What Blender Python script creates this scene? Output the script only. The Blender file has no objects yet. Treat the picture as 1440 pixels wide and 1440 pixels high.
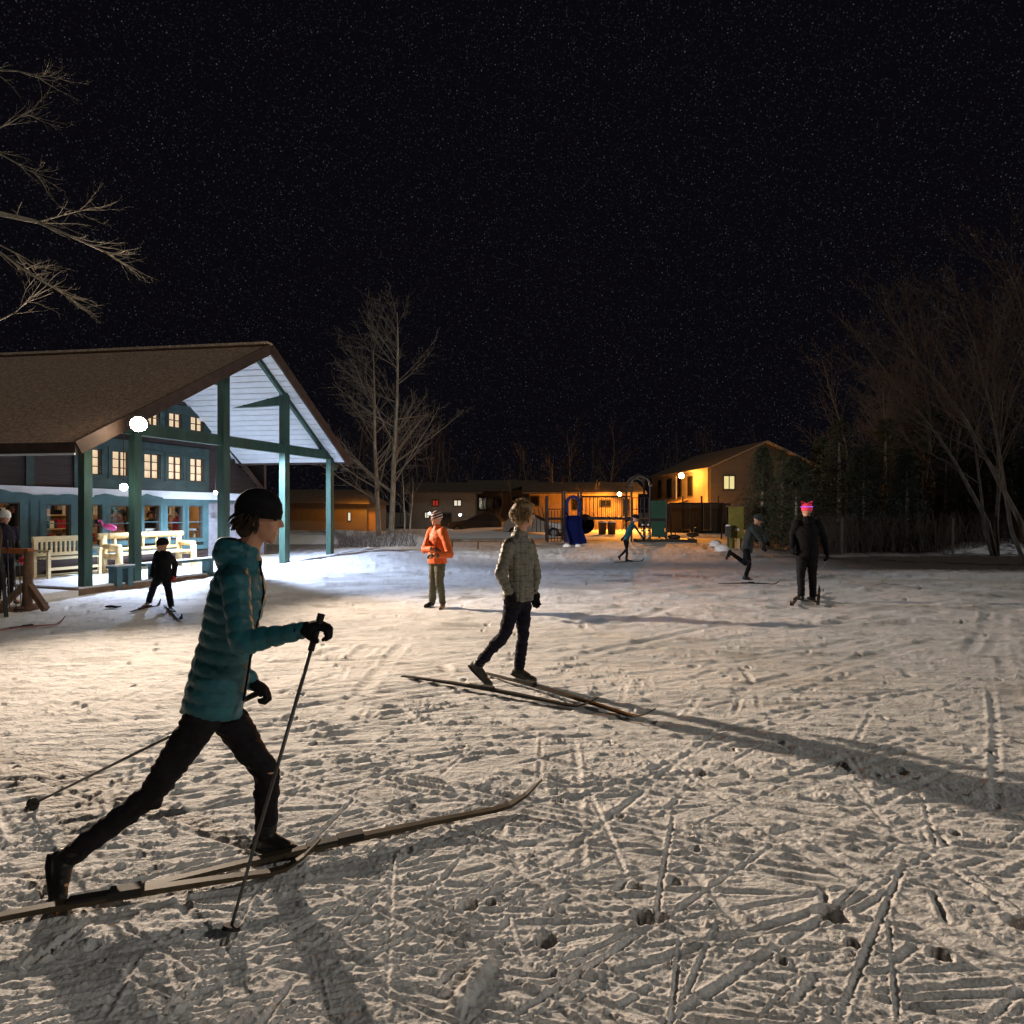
import bpy, bmesh, math, random
import numpy as np
from mathutils import Vector, Matrix

# ---------------------------------------------------------------- camera, world, lights
CAMZ, F = 1.6, 900.0
scene = bpy.context.scene
COL = scene.collection
def V(*a): return Vector(a)
def P(px, py, d): return Vector(((px-720)/F*d, d, CAMZ-(py-720)/F*d))

cam = bpy.data.cameras.new('camera'); camo = bpy.data.objects.new('camera', cam); COL.objects.link(camo)
cam.sensor_width = 36; cam.sensor_height = 36; cam.sensor_fit = 'HORIZONTAL'
cam.lens = 36*F/1440; cam.clip_start = .05; cam.clip_end = 5000
camo.location = (0, 0, CAMZ); camo.rotation_euler = (math.radians(90), 0, 0)
scene.camera = camo
scene.view_settings.view_transform = 'Standard'; scene.view_settings.look = 'None'
scene.view_settings.exposure = 0; scene.view_settings.gamma = 1

world = bpy.data.worlds.new('World'); scene.world = world; world.use_nodes = True
nt = world.node_tree; nt.nodes.clear()
def nd(t, typ, **k):
    n = t.nodes.new(typ)
    for a, b in k.items(): setattr(n, a, b)
    return n
wo = nd(nt, 'ShaderNodeOutputWorld'); wa = nd(nt, 'ShaderNodeAddShader')
b1 = nd(nt, 'ShaderNodeBackground'); b1.inputs[0].default_value = (.0026, .0022, .0034, 1); b1.inputs[1].default_value = 1
b2 = nd(nt, 'ShaderNodeBackground')
tc = nd(nt, 'ShaderNodeTexCoord')
def stars(scale, thr, amp):
    v = nd(nt, 'ShaderNodeTexVoronoi', feature='F1'); v.inputs['Scale'].default_value = scale
    nt.links.new(tc.outputs['Generated'], v.inputs['Vector'])
    r = nd(nt, 'ShaderNodeMapRange'); r.inputs['From Min'].default_value = thr; r.inputs['From Max'].default_value = 0
    r.inputs['To Min'].default_value = 0; r.inputs['To Max'].default_value = 1
    nt.links.new(v.outputs['Distance'], r.inputs['Value'])
    s = nd(nt, 'ShaderNodeSeparateColor'); nt.links.new(v.outputs['Color'], s.inputs[0])
    p = nd(nt, 'ShaderNodeMath', operation='POWER'); p.inputs[1].default_value = 5; nt.links.new(s.outputs[0], p.inputs[0])
    m = nd(nt, 'ShaderNodeMath', operation='MULTIPLY'); nt.links.new(r.outputs[0], m.inputs[0]); nt.links.new(p.outputs[0], m.inputs[1])
    q = nd(nt, 'ShaderNodeMath', operation='MULTIPLY'); q.inputs[1].default_value = amp; nt.links.new(m.outputs[0], q.inputs[0])
    return q
s1 = stars(460, .45, .045); s2 = stars(280, .24, .16)
ad = nd(nt, 'ShaderNodeMath', operation='ADD'); nt.links.new(s1.outputs[0], ad.inputs[0]); nt.links.new(s2.outputs[0], ad.inputs[1])
b2.inputs[0].default_value = (.75, .8, 1, 1)
nt.links.new(ad.outputs[0], b2.inputs[1])
nt.links.new(b1.outputs[0], wa.inputs[0]); nt.links.new(b2.outputs[0], wa.inputs[1]); nt.links.new(wa.outputs[0], wo.inputs[0])

def light(name, typ, loc, col, e, size=.1, aim=None, spot=None, blend=1):
    l = bpy.data.lights.new(name, typ); l.color = col; l.energy = e
    if typ == 'SUN': l.angle = size
    else: l.shadow_soft_size = size
    if spot: l.spot_size = math.radians(spot); l.spot_blend = blend
    o = bpy.data.objects.new(name, l); COL.objects.link(o); o.location = loc
    if aim is not None: o.rotation_euler = (Vector(aim)-Vector(loc)).to_track_quat('-Z', 'Y').to_euler()
    return o
OXF, UAF, UBF = -16.2, .33871, .94089
LAMP = P(195, 597, 12.55)
WARM = (1, .78, .58)
light('flood_light', 'SPOT', LAMP+V(.22, -.34, -.04), WARM, 6900, .07, aim=(1.0, -2.6, 1.9), spot=76, blend=1)
light('flood_light_right', 'SPOT', LAMP+V(.26, -.26, -.04), WARM, 6700, .07, aim=(9.5, 6.0, 1.9), spot=84, blend=1)
light('flood_light_far', 'SPOT', LAMP+V(.27, .05, .0), (1, .84, .68), 9000, .07, aim=(4.5, 28, 3.0), spot=46, blend=1)
light('flood_spill', 'POINT', LAMP+V(.14, -.40, .0), (1, .70, .42), 30, .09)
PORCH = P(174, 685, 12.9)
CORNER = V(-5.55, 20.95, 3.0)
light('added_eave_light', 'SPOT', CORNER, (1, .86, .66), 1300, .08, aim=(-2.5, 32, 3.0), spot=130, blend=.8)  # added lamp to light the bare trees and yard past the lodge
light('porch_light', 'SPOT', PORCH, (.58, .71, 1), 1400, .06, aim=PORCH+V(.12, .0, -1), spot=160, blend=.4)
light('porch_glow', 'POINT', PORCH, (.56, .71, 1), 55, .06)
PORCH2 = P(303, 693, 18.2)
DOWN = V(OXF+UAF*18.3+UBF*2.7, UBF*18.3-UAF*2.7, 3.12)
light('added_downlight', 'SPOT', DOWN+V(0, 0, -.06), (.58, .71, 1), 2700, .06, aim=DOWN+V(.30, .16, -1), spot=158, blend=.35)  # added downlight spreading cool light over deck and nearby snow
light('porch_glow_far', 'POINT', PORCH2, (.56, .71, 1), 110, .06)
SOD = (1, .34, .035)
light('house_sodium', 'POINT', P(964, 671, 61.3)+V(-.5, -1.0, -.1), SOD, 1350, .15)
light('house_sodium_ground', 'SPOT', P(964, 671, 61.3)+V(-.6, -1.1, -.1), SOD, 15000, .15, aim=(14, 54.5, 0), spot=112, blend=.8)
light('cottage_sodium', 'POINT', P(871, 695, 56.6), SOD, 2600, .12)
light('cottage_sodium_ground', 'SPOT', P(871, 695, 56.5), SOD, 9000, .12, aim=(8.8, 52.5, 0), spot=112, blend=.8)
light('cottage_sodium_b', 'POINT', P(506, 700, 44), SOD, 420, .12)
light('garage_light_a', 'POINT', P(604, 722, 58.5), (.85, .93, 1), 22, .08)
light('garage_light_b', 'POINT', P(647, 724, 58.5), (.85, .93, 1), 40, .08)
light('added_side_flood', 'SPOT', (17.5, 9.0, 7.5), (.93, .97, .90), 6000, .12, aim=(5, 6, 0), spot=150, blend=1)  # added floodlight out of view, fills the shadows from the right
light('fill_sun', 'SUN', (0, 0, 50), (1, .93, .82), .50, math.radians(.6), aim=Vector((0, 0, 50))+V(-.74, .42, -.52))  # added fill light that lifts the shadows

# ---------------------------------------------------------------- materials
def mat(name, col, rough=.8, var=.15, scale=8, bump=.0, bscale=40, metal=0, spec=.3, emit=None, es=1, stretch=None, attr=None, attrcol=None):
    m = bpy.data.materials.new(name); m.use_nodes = True; t = m.node_tree
    b = t.nodes['Principled BSDF']; b.inputs['Roughness'].default_value = rough; b.inputs['Metallic'].default_value = metal
    b.inputs['Specular IOR Level'].default_value = spec
    c = nd(t, 'ShaderNodeTexCoord'); mp = nd(t, 'ShaderNodeMapping'); t.links.new(c.outputs['Object'], mp.inputs[0])
    if stretch: mp.inputs['Scale'].default_value = stretch
    n = nd(t, 'ShaderNodeTexNoise'); n.inputs['Scale'].default_value = scale; n.inputs['Detail'].default_value = 6
    t.links.new(mp.outputs[0], n.inputs['Vector'])
    r = nd(t, 'ShaderNodeMapRange'); r.inputs['From Min'].default_value = .3; r.inputs['From Max'].default_value = .7
    r.inputs['To Min'].default_value = 1-var; r.inputs['To Max'].default_value = 1+var; t.links.new(n.outputs['Fac'], r.inputs['Value'])
    mx = nd(t, 'ShaderNodeVectorMath', operation='SCALE'); mx.inputs[0].default_value = col[:3]; t.links.new(r.outputs[0], mx.inputs['Scale'])
    out = mx.outputs[0]
    if attr:
        at = nd(t, 'ShaderNodeAttribute', attribute_name=attr)
        m2 = nd(t, 'ShaderNodeMix', data_type='RGBA'); t.links.new(at.outputs['Fac'], m2.inputs['Factor'])
        t.links.new(out, m2.inputs['A']); m2.inputs['B'].default_value = (*attrcol, 1); out = m2.outputs['Result']
    t.links.new(out, b.inputs['Base Color'])
    if bump:
        n2 = nd(t, 'ShaderNodeTexNoise'); n2.inputs['Scale'].default_value = bscale; n2.inputs['Detail'].default_value = 8
        t.links.new(mp.outputs[0], n2.inputs['Vector'])
        bm_ = nd(t, 'ShaderNodeBump'); bm_.inputs['Strength'].default_value = bump; bm_.inputs['Distance'].default_value = .02
        t.links.new(n2.outputs['Fac'], bm_.inputs['Height']); t.links.new(bm_.outputs[0], b.inputs['Normal'])
    if emit: b.inputs['Emission Color'].default_value = (*emit, 1); b.inputs['Emission Strength'].default_value = es
    return m
def emission(name, col, s):
    m = bpy.data.materials.new(name); m.use_nodes = True; t = m.node_tree; t.nodes.clear()
    e = nd(t, 'ShaderNodeEmission'); e.inputs[0].default_value = (*col, 1); e.inputs[1].default_value = s
    o = nd(t, 'ShaderNodeOutputMaterial'); t.links.new(e.outputs[0], o.inputs[0]); return m
def glassmat(name):
    m = bpy.data.materials.new(name); m.use_nodes = True; t = m.node_tree; t.nodes.clear()
    a = nd(t, 'ShaderNodeBsdfTransparent'); a.inputs[0].default_value = (.93, .95, .95, 1)
    g = nd(t, 'ShaderNodeBsdfGlossy'); g.inputs['Roughness'].default_value = .03
    x = nd(t, 'ShaderNodeMixShader'); x.inputs[0].default_value = .07
    o = nd(t, 'ShaderNodeOutputMaterial')
    t.links.new(a.outputs[0], x.inputs[1]); t.links.new(g.outputs[0], x.inputs[2]); t.links.new(x.outputs[0], o.inputs[0]); return m
M = dict(
 teal=mat('teal_paint', (.036, .078, .058), .6, .3, 6, .15, 30, stretch=(1, 1, .2)),
 tealb=mat('teal_trim', (.045, .10, .10), .6, .15, 6, .1, 30),
 siding=mat('brown_siding', (.040, .028, .024), .8, .3, 5, .3, 50, stretch=(.3, 1, 4)),
 roof=mat('roof_shingle', (.40, .285, .215), .95, .45, 14, 1.0, 45),
 roofcap=mat('frosted_ridge_cap', (.55, .45, .36), .95, .3, 10, .6, 40),
 shaded_teal=mat('dimmed_teal_trim', (.032, .054, .047), .7, .25, 6, .15, 30),  # darker copy of the teal trim, dim upper-wall light put into its colour
 lit_siding=mat('lamplit_siding', (.22, .21, .215), .8, .2, 5, .2, 40),  # paler copy of the siding, lamp light painted into its colour
 fascia=mat('brown_fascia', (.06, .04, .032), .75, .25, 5, .2, 30),
 white=mat('white_paint', (.72, .76, .80), .55, .05, 5, .05, 20),
 cream=mat('cream_blind', (.8, .62, .42), .8, .03, 3, emit=(1, .70, .42), es=.72),
 muntin=mat('dark_muntin', (.05, .045, .035), .6),
 glass=glassmat('window_glass'),
 snow=mat('packed_snow', (.80, .80, .80), .7, .05, 9, .8, 30, spec=.15),
 inwall=mat('interior_wall', (.52, .33, .17), .8, .2, 2),
 infloor=mat('interior_floor', (.25, .14, .07), .5, .2, 3),
 pine=mat('pale_pine', (.60, .49, .28), .6, .15, 8, .2, 30, stretch=(.3, 3, 3)),
 log=mat('peeled_log', (.62, .46, .22), .5, .2, 6, .25, 20),
 wood=mat('weathered_wood', (.17, .10, .06), .8, .3, 8, .4, 30),
 orangewood=mat('orange_wood', (.48, .16, .05), .7, .2, 8, .2, 30),
 bark=mat('grey_bark', (.34, .31, .25), .9, .35, 7, .8, 25, stretch=(1, 1, .35)),
 twig=mat('twig_bark', (.25, .22, .18), .9, .2, 5),
 redtwig=mat('reddish_twig', (.14, .11, .09), .9, .2, 5),
 birch=mat('pale_birch_bark', (.15, .13, .10), .85, .35, 6, .3, 20, stretch=(1, 1, .6)),
 needle=mat('evergreen_needles', (.055, .066, .042), .85, .45, 3),
 needle2=mat('cedar_foliage', (.075, .082, .052), .85, .45, 2.5),
 brush=mat('dry_brush', (.13, .105, .08), .9, .3, 6),
 black=mat('black_fabric', (.012, .012, .014), .85, .35, 22, .25, 60, spec=.08),
 black2=mat('black_stretch_fabric', (.016, .015, .018), .7, .3, 18, .25, 45, spec=.08),
 blacknavy=mat('navy_black_fabric', (.014, .014, .024), .8, .35, 20, .3, 40, spec=.08),
 tealjacket=mat('teal_quilted_nylon', (.018, .125, .16), .5, .16, 9, .25, 40, spec=.4, attr='seam', attrcol=(.010, .065, .085)),
 tealdark=mat('dark_teal_nylon', (.014, .06, .07), .55, .2, 9, .25, 40),
 grayquilt=mat('olive_grey_quilted_nylon', (.17, .165, .135), .5, .22, 14, .25, 40, spec=.4, attr='seam', attrcol=(.035, .035, .03)),
 orange=mat('orange_shell_fabric', (.60, .105, .018), .6, .18, 8, .5, 16),
 olive=mat('olive_trousers', (.085, .082, .055), .8, .2, 10, .4, 20),
 greytrs=mat('grey_shell_fabric', (.035, .042, .042), .8, .2, 10, .4, 20),
 skin=mat('skin', (.56, .30, .20), .5, .08, 20, .05, 60),
 hair=mat('dark_blond_hair', (.26, .175, .085), .55, .35, 40, .5, 120),
 darkhair=mat('dark_brown_hair', (.045, .028, .018), .5, .3, 40, .5, 120),
 eye=mat('eye', (.03, .02, .015), .15, 0),
 boot=mat('grey_ski_boot', (.055, .055, .05), .5, .4, 18, .2, 30),
 bootblack=mat('black_ski_boot', (.015, .015, .015), .45, .3, 18, .2, 30),
 red=mat('red_knit', (.42, .03, .04), .9, .2, 30, .4, 60),
 rubber=mat('rubber', (.02, .02, .02), .7),
 skid=mat('dark_ski', (.03, .027, .025), .55, .3, 6, spec=.25),
 skib=mat('wood_grey_ski', (.075, .06, .04), .6, .3, 5, spec=.2),
 skired=mat('dark_red_ski', (.20, .015, .02), .35, .2, 5, spec=.6),
 alu=mat('pole_shaft', (.10, .10, .10), .35, .1, 5, metal=.3),
 pink=mat('pink_plastic', (.85, .12, .36), .4, .05, 6),
 blue=mat('blue_plastic', (.010, .018, .13), .35, .1, 4, spec=.5),
 green=mat('dark_green_plastic', (.022, .07, .048), .5, .15, 5),
 metal=mat('grey_steel', (.14, .14, .135), .4, .15, 9, metal=.6),
 darkmetal=mat('dark_coated_steel', (.03, .025, .028), .5, .15, 9, metal=.3),
 yellowp=mat('yellow_green_board', (.21, .19, .045), .7, .2, 8, .2, 20),
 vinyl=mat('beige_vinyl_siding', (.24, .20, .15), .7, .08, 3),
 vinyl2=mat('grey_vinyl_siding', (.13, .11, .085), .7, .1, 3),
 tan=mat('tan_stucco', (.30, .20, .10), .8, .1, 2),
 darktrim=mat('dark_trim', (.03, .025, .02), .6),
 darkroof=mat('snowy_dark_roof', (.09, .075, .06), .9, .3, 3),
 winlit=emission('lit_window', (1, .83, .36), .85),
 winlit2=emission('lit_window_pale', (1, .9, .7), .8),
 winred=emission('red_curtain_glow', (.8, .06, .03), .4),
 windark=mat('dark_window_glass', (.012, .011, .01), .08, spec=.6),
 lampwarm=emission('flood_lens', (1, .88, .68), 90),
 lampcool=emission('porch_lens', (.85, .93, 1), 70),
 lampsod=emission('sodium_lens', (1, .62, .22), 60),
 lampwhite=emission('garage_lens', (.92, .97, 1), 22),
 carpaint=mat('pale_car_paint', (.42, .38, .32), .3, .05, 3, spec=.6),
 cardark=mat('dark_car_paint', (.03, .03, .035), .3, .05, 3, spec=.6),
 barrel=mat('brown_bin', (.11, .07, .045), .7, .15, 6),
 whitecap=mat('white_knit', (.6, .6, .6), .9, .1, 30, .3, 60),
 led=emission('glow_band', (.45, .12, 1), 1.1),
 pinkhat=mat('pink_red_knit', (.75, .06, .12), .9, .15, 30, .4, 60, emit=(1, .05, .12), es=.16),
 paper=mat('white_paper', (.7, .7, .66), .8),
)
# striped knit
def stripemat(name, c1, c2, c3, scale):
    m = bpy.data.materials.new(name); m.use_nodes = True; t = m.node_tree; b = t.nodes['Principled BSDF']; b.inputs['Roughness'].default_value = .9
    c = nd(t, 'ShaderNodeTexCoord'); w = nd(t, 'ShaderNodeTexWave', bands_direction='Z'); w.inputs['Scale'].default_value = scale; w.inputs['Distortion'].default_value = .8
    mp = nd(t, 'ShaderNodeMapping'); mp.inputs['Rotation'].default_value = (0, .35, 0)
    r = nd(t, 'ShaderNodeValToRGB'); r.color_ramp.interpolation = 'CONSTANT'
    e = r.color_ramp.elements; e[0].color = (*c1, 1); e[1].position = .4; e[1].color = (*c2, 1); x = e.new(.72); x.color = (*c3, 1)
    t.links.new(c.outputs['Object'], mp.inputs[0]); t.links.new(mp.outputs[0], w.inputs['Vector']); t.links.new(w.outputs['Fac'], r.inputs[0]); t.links.new(r.outputs[0], b.inputs['Base Color']); return m
M['stripe'] = stripemat('striped_knit', (.035, .03, .03), (.35, .05, .05), (.6, .55, .5), 7)

# ---------------------------------------------------------------- mesh builder
class MB:
    def __init__(s): s.v = []; s.f = []
    def add(s, vs, fs):
        n = len(s.v); s.v += [tuple(v) for v in vs]; s.f += [tuple(i+n for i in f) for f in fs]; return s
    def box(s, c, d, rz=0):
        c = Vector(c); R = Matrix.Rotation(rz, 3, 'Z'); vs = []
        for z in (-1, 1):
            for x, y in ((-1, -1), (1, -1), (1, 1), (-1, 1)): vs.append(c+R@Vector((x*d[0]/2, y*d[1]/2, z*d[2]/2)))
        return s.add(vs, [(3, 2, 1, 0), (4, 5, 6, 7), (0, 1, 5, 4), (1, 2, 6, 5), (2, 3, 7, 6), (3, 0, 4, 7)])
    def bx(s, x0, x1, y0, y1, z0, z1): return s.box(((x0+x1)/2, (y0+y1)/2, (z0+z1)/2), (x1-x0, y1-y0, z1-z0))
    def beam(s, p0, p1, w, h, up=(0, 0, 1)):
        p0, p1 = Vector(p0), Vector(p1); d = (p1-p0).normalized(); sd = d.cross(Vector(up))
        if sd.length < 1e-3: sd = d.cross(Vector((0, 1, 0)))
        sd.normalize(); u = sd.cross(d); vs = []
        for p in (p0, p1):
            for a, b in ((-1, -1), (1, -1), (1, 1), (-1, 1)): vs.append(p+sd*(a*w/2)+u*(b*h/2))
        return s.add(vs, [(0, 1, 2, 3), (7, 6, 5, 4), (4, 5, 1, 0), (5, 6, 2, 1), (6, 7, 3, 2), (7, 4, 0, 3)])
    def loft(s, rings, n=16):   # rings: (centre, A, B)
        vs = []; fs = []
        for c, A, B in rings:
            for k in range(n):
                t = 2*math.pi*k/n; vs.append(Vector(c)+Vector(A)*math.cos(t)+Vector(B)*math.sin(t))
        for i in range(len(rings)-1):
            for k in range(n):
                a = i*n+k; b = i*n+(k+1) % n; fs.append((a, b, b+n, a+n))
        fs.append(tuple(reversed(range(n)))); m = (len(rings)-1)*n; fs.append(tuple(m+k for k in range(n)))
        return s.add(vs, fs)
    def tube(s, pts, rad, n=6):
        pts = [Vector(p) for p in pts]
        if not hasattr(rad, '__len__'): rad = [rad]*len(pts)
        d0 = (pts[-1]-pts[0]).normalized(); ref = Vector((0, 0, 1)) if abs(d0.z) < .9 else Vector((1, 0, 0)); rings = []
        for i, p in enumerate(pts):
            d = (pts[min(i+1, len(pts)-1)]-pts[max(i-1, 0)]).normalized(); A = d.cross(ref).normalized(); B = d.cross(A)
            rings.append((p, A*rad[i], B*rad[i]))
        return s.loft(rings, n)
    def ell(s, c, A, B, Cc, n=12, m=8):
        c, A, B, Cc = Vector(c), Vector(A), Vector(B), Vector(Cc); vs = [c-Cc]; fs = []
        for j in range(1, m):
            ph = -math.pi/2+math.pi*j/m
            for k in range(n):
                t = 2*math.pi*k/n; vs.append(c+(A*math.cos(t)+B*math.sin(t))*math.cos(ph)+Cc*math.sin(ph))
        vs.append(c+Cc)
        for k in range(n): fs.append((0, 1+(k+1) % n, 1+k))
        for j in range(m-2):
            for k in range(n):
                a = 1+j*n+k; b = 1+j*n+(k+1) % n; fs.append((a, b, b+n, a+n))
        L = len(vs)-1; q = 1+(m-2)*n
        for k in range(n): fs.append((L, q+k, q+(k+1) % n))
        return s.add(vs, fs)
    def sph(s, c, r, n=12, m=8): return s.ell(c, (r, 0, 0), (0, r, 0), (0, 0, r), n, m)
    def rc(s, p0, r0, p1, r1, n=12):
        p0, p1 = Vector(p0), Vector(p1); s.sph(p0, r0, n, 8); s.sph(p1, r1, n, 8)
        if (p1-p0).length > 1e-4: s.tube([p0, p0.lerp(p1, .5), p1], [r0, (r0+r1)/2, r1], n)
        return s
    def mesh(s, name, smooth=False):
        me = bpy.data.meshes.new(name); me.from_pydata(s.v, [], s.f); me.update()
        if smooth: me.polygons.foreach_set('use_smooth', [True]*len(me.polygons))
        return me
    def build(s, name, m, parent=None, smooth=False, world=False, label=None):
        return link(name, s.mesh(name, smooth), m, parent, world, label)
def link(name, me, m, parent=None, world=False, label=None):
    if m is not None and not me.materials: me.materials.append(M[m] if isinstance(m, str) else m)
    o = bpy.data.objects.new(name, me); COL.objects.link(o)
    if parent:
        o.parent = parent
        if world and parent.type == 'EMPTY': o.location = -parent.location
    if label: o['label'] = label
    return o
def tag(o, label, cat, group=None):
    o['label'] = label; o['category'] = cat
    if group: o['group'] = group
    return o
def thing(name, label, cat, loc=(0, 0, 0), rz=0, group=None):
    o = bpy.data.objects.new(name, None); COL.objects.link(o); o.location = loc; o.rotation_euler = (0, 0, rz); o.empty_display_size = .1
    return tag(o, label, cat, group)
def struct(o): o['kind'] = 'structure'; return o
def copytree(src, loc, rz, label=None, scale=None):
    r = src.copy(); COL.objects.link(r); r.location = loc; r.rotation_euler = (0, 0, rz)
    if scale: r.scale = (scale,)*3 if not hasattr(scale, '__len__') else scale
    if label: r['label'] = label
    for c in list(src.children):
        k = c.copy(); COL.objects.link(k); k.parent = r
        for g in list(c.children):
            h = g.copy(); COL.objects.link(h); h.parent = k
    return r

# ---------------------------------------------------------------- noise + ground
_rs = np.random.RandomState(7); _T = _rs.rand(256, 256)
def vn(x, y):
    xi = np.floor(x).astype(int); yi = np.floor(y).astype(int); fx = x-xi; fy = y-yi
    fx = fx*fx*(3-2*fx); fy = fy*fy*(3-2*fy); g = lambda a, b: _T[a & 255, b & 255]
    return (g(xi, yi)*(1-fx)+g(xi+1, yi)*fx)*(1-fy)+(g(xi, yi+1)*(1-fx)+g(xi+1, yi+1)*fx)*fy
def fbm(x, y, o=4):
    r = 0; a = .5; s = 0
    for i in range(o): r = r+a*vn(x*2**i+i*17.3, y*2**i+i*9.1); s += a; a *= .5
    return r/s-.5
def sst(x, a, b): t = np.clip((x-a)/(b-a), 0, 1); return t*t*(3-2*t)
def gh(x, y):
    x = np.asarray(x, float); y = np.asarray(y, float)
    h = .33*np.exp(-((x+4.5)**2/10+(y-21)**2/28))
    m = sst(y, 21, 25)*(1-sst(y, 34, 40))*sst(x, -7, -3)*(1-sst(x, 12, 16))
    h = h+m*(.16*fbm(x*.5, y*.5, 3)+.03)
    h = h+sst(y, 14, 15)*(1-sst(y, 18, 24))*sst(x, 6, 10)*(.05*np.exp(-((y-15.9)/.35)**2)*2)
    return h
def G(px, py):
    d = CAMZ*F/(py-720)
    for _ in range(6): d = (CAMZ-float(gh((px-720)/F*d, d)))*F/(py-720)
    return Vector(((px-720)/F*d, d, float(gh((px-720)/F*d, d))))
def onground(x, y): return Vector((x, y, float(gh(x, y))))

def snow_ground():
    nr, na = 860, 980
    inv = np.linspace(1/1.15, 1/60, nr); r = np.concatenate([[.02, .5], 1/inv, np.geomspace(63, 1500, 24)])
    th = np.concatenate([np.linspace(-math.pi, -.86, 50)[:-1], np.linspace(-.84, .84, na), np.linspace(.86, math.pi, 50)])
    R, T = np.meshgrid(r, th, indexing='ij'); X = R*np.sin(T); Y = R*np.cos(T)
    Z = gh(X, Y)
    near = 1-sst(R, 14, 30)
    lod = 1-sst(R, 26, 40)
    # gentle undulation
    Z = Z+.045*fbm(X*.9, Y*.9, 3)*lod*(.35+.65*near)
    Zs = Z.copy()
    rng = random.Random(3)
    rough = np.clip(fbm(X*1.6+5, Y*1.6, 4)*4.2+.55-.05*R, 0, 1)      # where the crust is broken up
    rough = np.maximum(rough, .7*sst(fbm(X*3.1+9, Y*3.1+4, 2), .06, .2)*(1-sst(R, 3, 12)))
    # directional scraped streaks
    def streak(ang, fx, fy, amp, fade, seed):
        c, s = math.cos(ang), math.sin(ang); u = X*c+Y*s; v = -X*s+Y*c
        return amp*(fbm(u*fx+seed, v*fy+seed, 4)-.35*np.abs(fbm(u*fx*1.7+seed, v*fy*1.9, 3)))*fade
    f1 = 1-sst(R, 3, 9)
    Z = Z+streak(.35, 2.2, 26, .018, (1-sst(R, 7, 18))*(.4+.6*sst(-X, -2, 4)), 3)
    Z = Z+streak(-.3, 2.0, 22, .014, (1-sst(R, 7, 18))*sst(X, -1, 3), 31)
    Z = Z+streak(.05, .9, 9, .040, sst(R, 5, 9)*lod, 11)
    Z = Z+streak(.12, .5, 3.2, .05, sst(R, 9, 14)*lod, 77)
    # crumbly lumps
    l1 = np.clip(fbm(X*13, Y*13, 5)*2.4+.02, 0, 1); l2 = np.clip(fbm(X*44+3, Y*44, 3)*2.2+.05, 0, 1)
    Z = Z+rough*(.026*l1**1.2+.026*l2*(.35+l1)-.007)*(1-sst(R, 5, 12))
    Z = Z+(.006+.008*rough)*fbm(X*70, Y*70, 2)*(1-sst(R, 2.2, 5))
    c1 = np.clip(fbm(X*5, Y*5, 4)*2, 0, 1); Z = Z+c1*.045*sst(R, 6, 12)*lod
    c2 = np.clip(fbm(X*2.2+8, Y*2.2, 4)*2, 0, 1); Z = Z+c2*.12*sst(R, 19, 24)*lod
    dr = np.diff(th)[60]
    def window(p, q, pad):
        xs = [p[0], q[0]]; ys = [p[1], q[1]]; rr = [math.hypot(a, b) for a, b in zip(xs, ys)]
        # closest point to origin along the segment
        dx, dy = xs[1]-xs[0], ys[1]-ys[0]; L2 = dx*dx+dy*dy+1e-9; t = min(1, max(0, -(xs[0]*dx+ys[0]*dy)/L2))
        rmin = max(.03, math.hypot(xs[0]+t*dx, ys[0]+t*dy)-pad); rmax = max(rr)+pad
        ta = [math.atan2(a, b) for a, b in zip(xs, ys)]; pa = pad/rmin if rmin > .2 else 1
        i0 = np.searchsorted(r, rmin); i1 = np.searchsorted(r, rmax)+1; j0 = np.searchsorted(th, min(ta)-pa); j1 = np.searchsorted(th, max(ta)+pa)+1
        return slice(max(i0-1, 0), i1), slice(max(j0-1, 0), j1)
    def groove(p, q, w, dep, berm, sm=.25):
        pad = w*3+.03; si, sj = window(p, q, pad); x = X[si, sj]; y = Y[si, sj]
        if x.size == 0: return
        d = np.array([q[0]-p[0], q[1]-p[1]]); L = math.hypot(*d); d = d/L
        u = (x-p[0])*d[0]+(y-p[1])*d[1]; v = -(x-p[0])*d[1]+(y-p[1])*d[0]
        v = v+.012*np.sin(u*2.1+p[0]*9)+(((p[0]*37.7+p[1]*11.3) % 1)-.5)*.05*(u-L/2)**2/max(L, 1)
        end = sst(u, -sm*.3, sm)*(1-sst(u, L-sm, L+sm*.3))
        nz = .55+1.1*np.clip(fbm(u*7+p[0]*5, v*9+p[1], 3)+.35, 0, 1)
        prof = -dep*np.exp(-(np.abs(v)/w)**3)+berm*nz*(np.exp(-((v-w*1.75)/(w*.55))**2)+.45*np.exp(-((v+w*1.75)/(w*.5))**2))
        flat = np.exp(-(np.abs(v)/(w*1.3))**4)*end*.75
        base = Z[si, sj]; Z[si, sj] = base*(1-flat)+flat*Zs[si, sj] + prof*end
    # random tracks
    for i in range(620):
        y = 1.3+rng.random()**1.25*14; x = rng.uniform(-1.05, 1.05)*(y*.95+.6)
        g = rng.gauss(0, .20)+(.34 if x < .1*y-.3 else -.20 if rng.random() < .7 else .5)
        if rng.random() < .13: g += rng.choice((-1, 1))*rng.uniform(.7, 1.3)
        L = rng.uniform(.5, 2.6)*(1+.10*y); c, s = math.cos(g), math.sin(g)
        w = rng.uniform(.0045, .011)+.0009*y*y; dp = rng.uniform(.0025, .0075)+.0012*y; bb = rng.uniform(.002, .006)+.0006*y
        groove((x-c*L/2, y-s*L/2), (x+c*L/2, y+s*L/2), w, dp, bb, rng.uniform(.1, .7))
        if rng.random() < .3:
            o = rng.uniform(.05, .16); groove((x-c*L/2-s*o, y-s*L/2+c*o), (x+c*L/2-s*o, y+s*L/2+c*o), w, dp, bb, rng.uniform(.1, .7))
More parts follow.
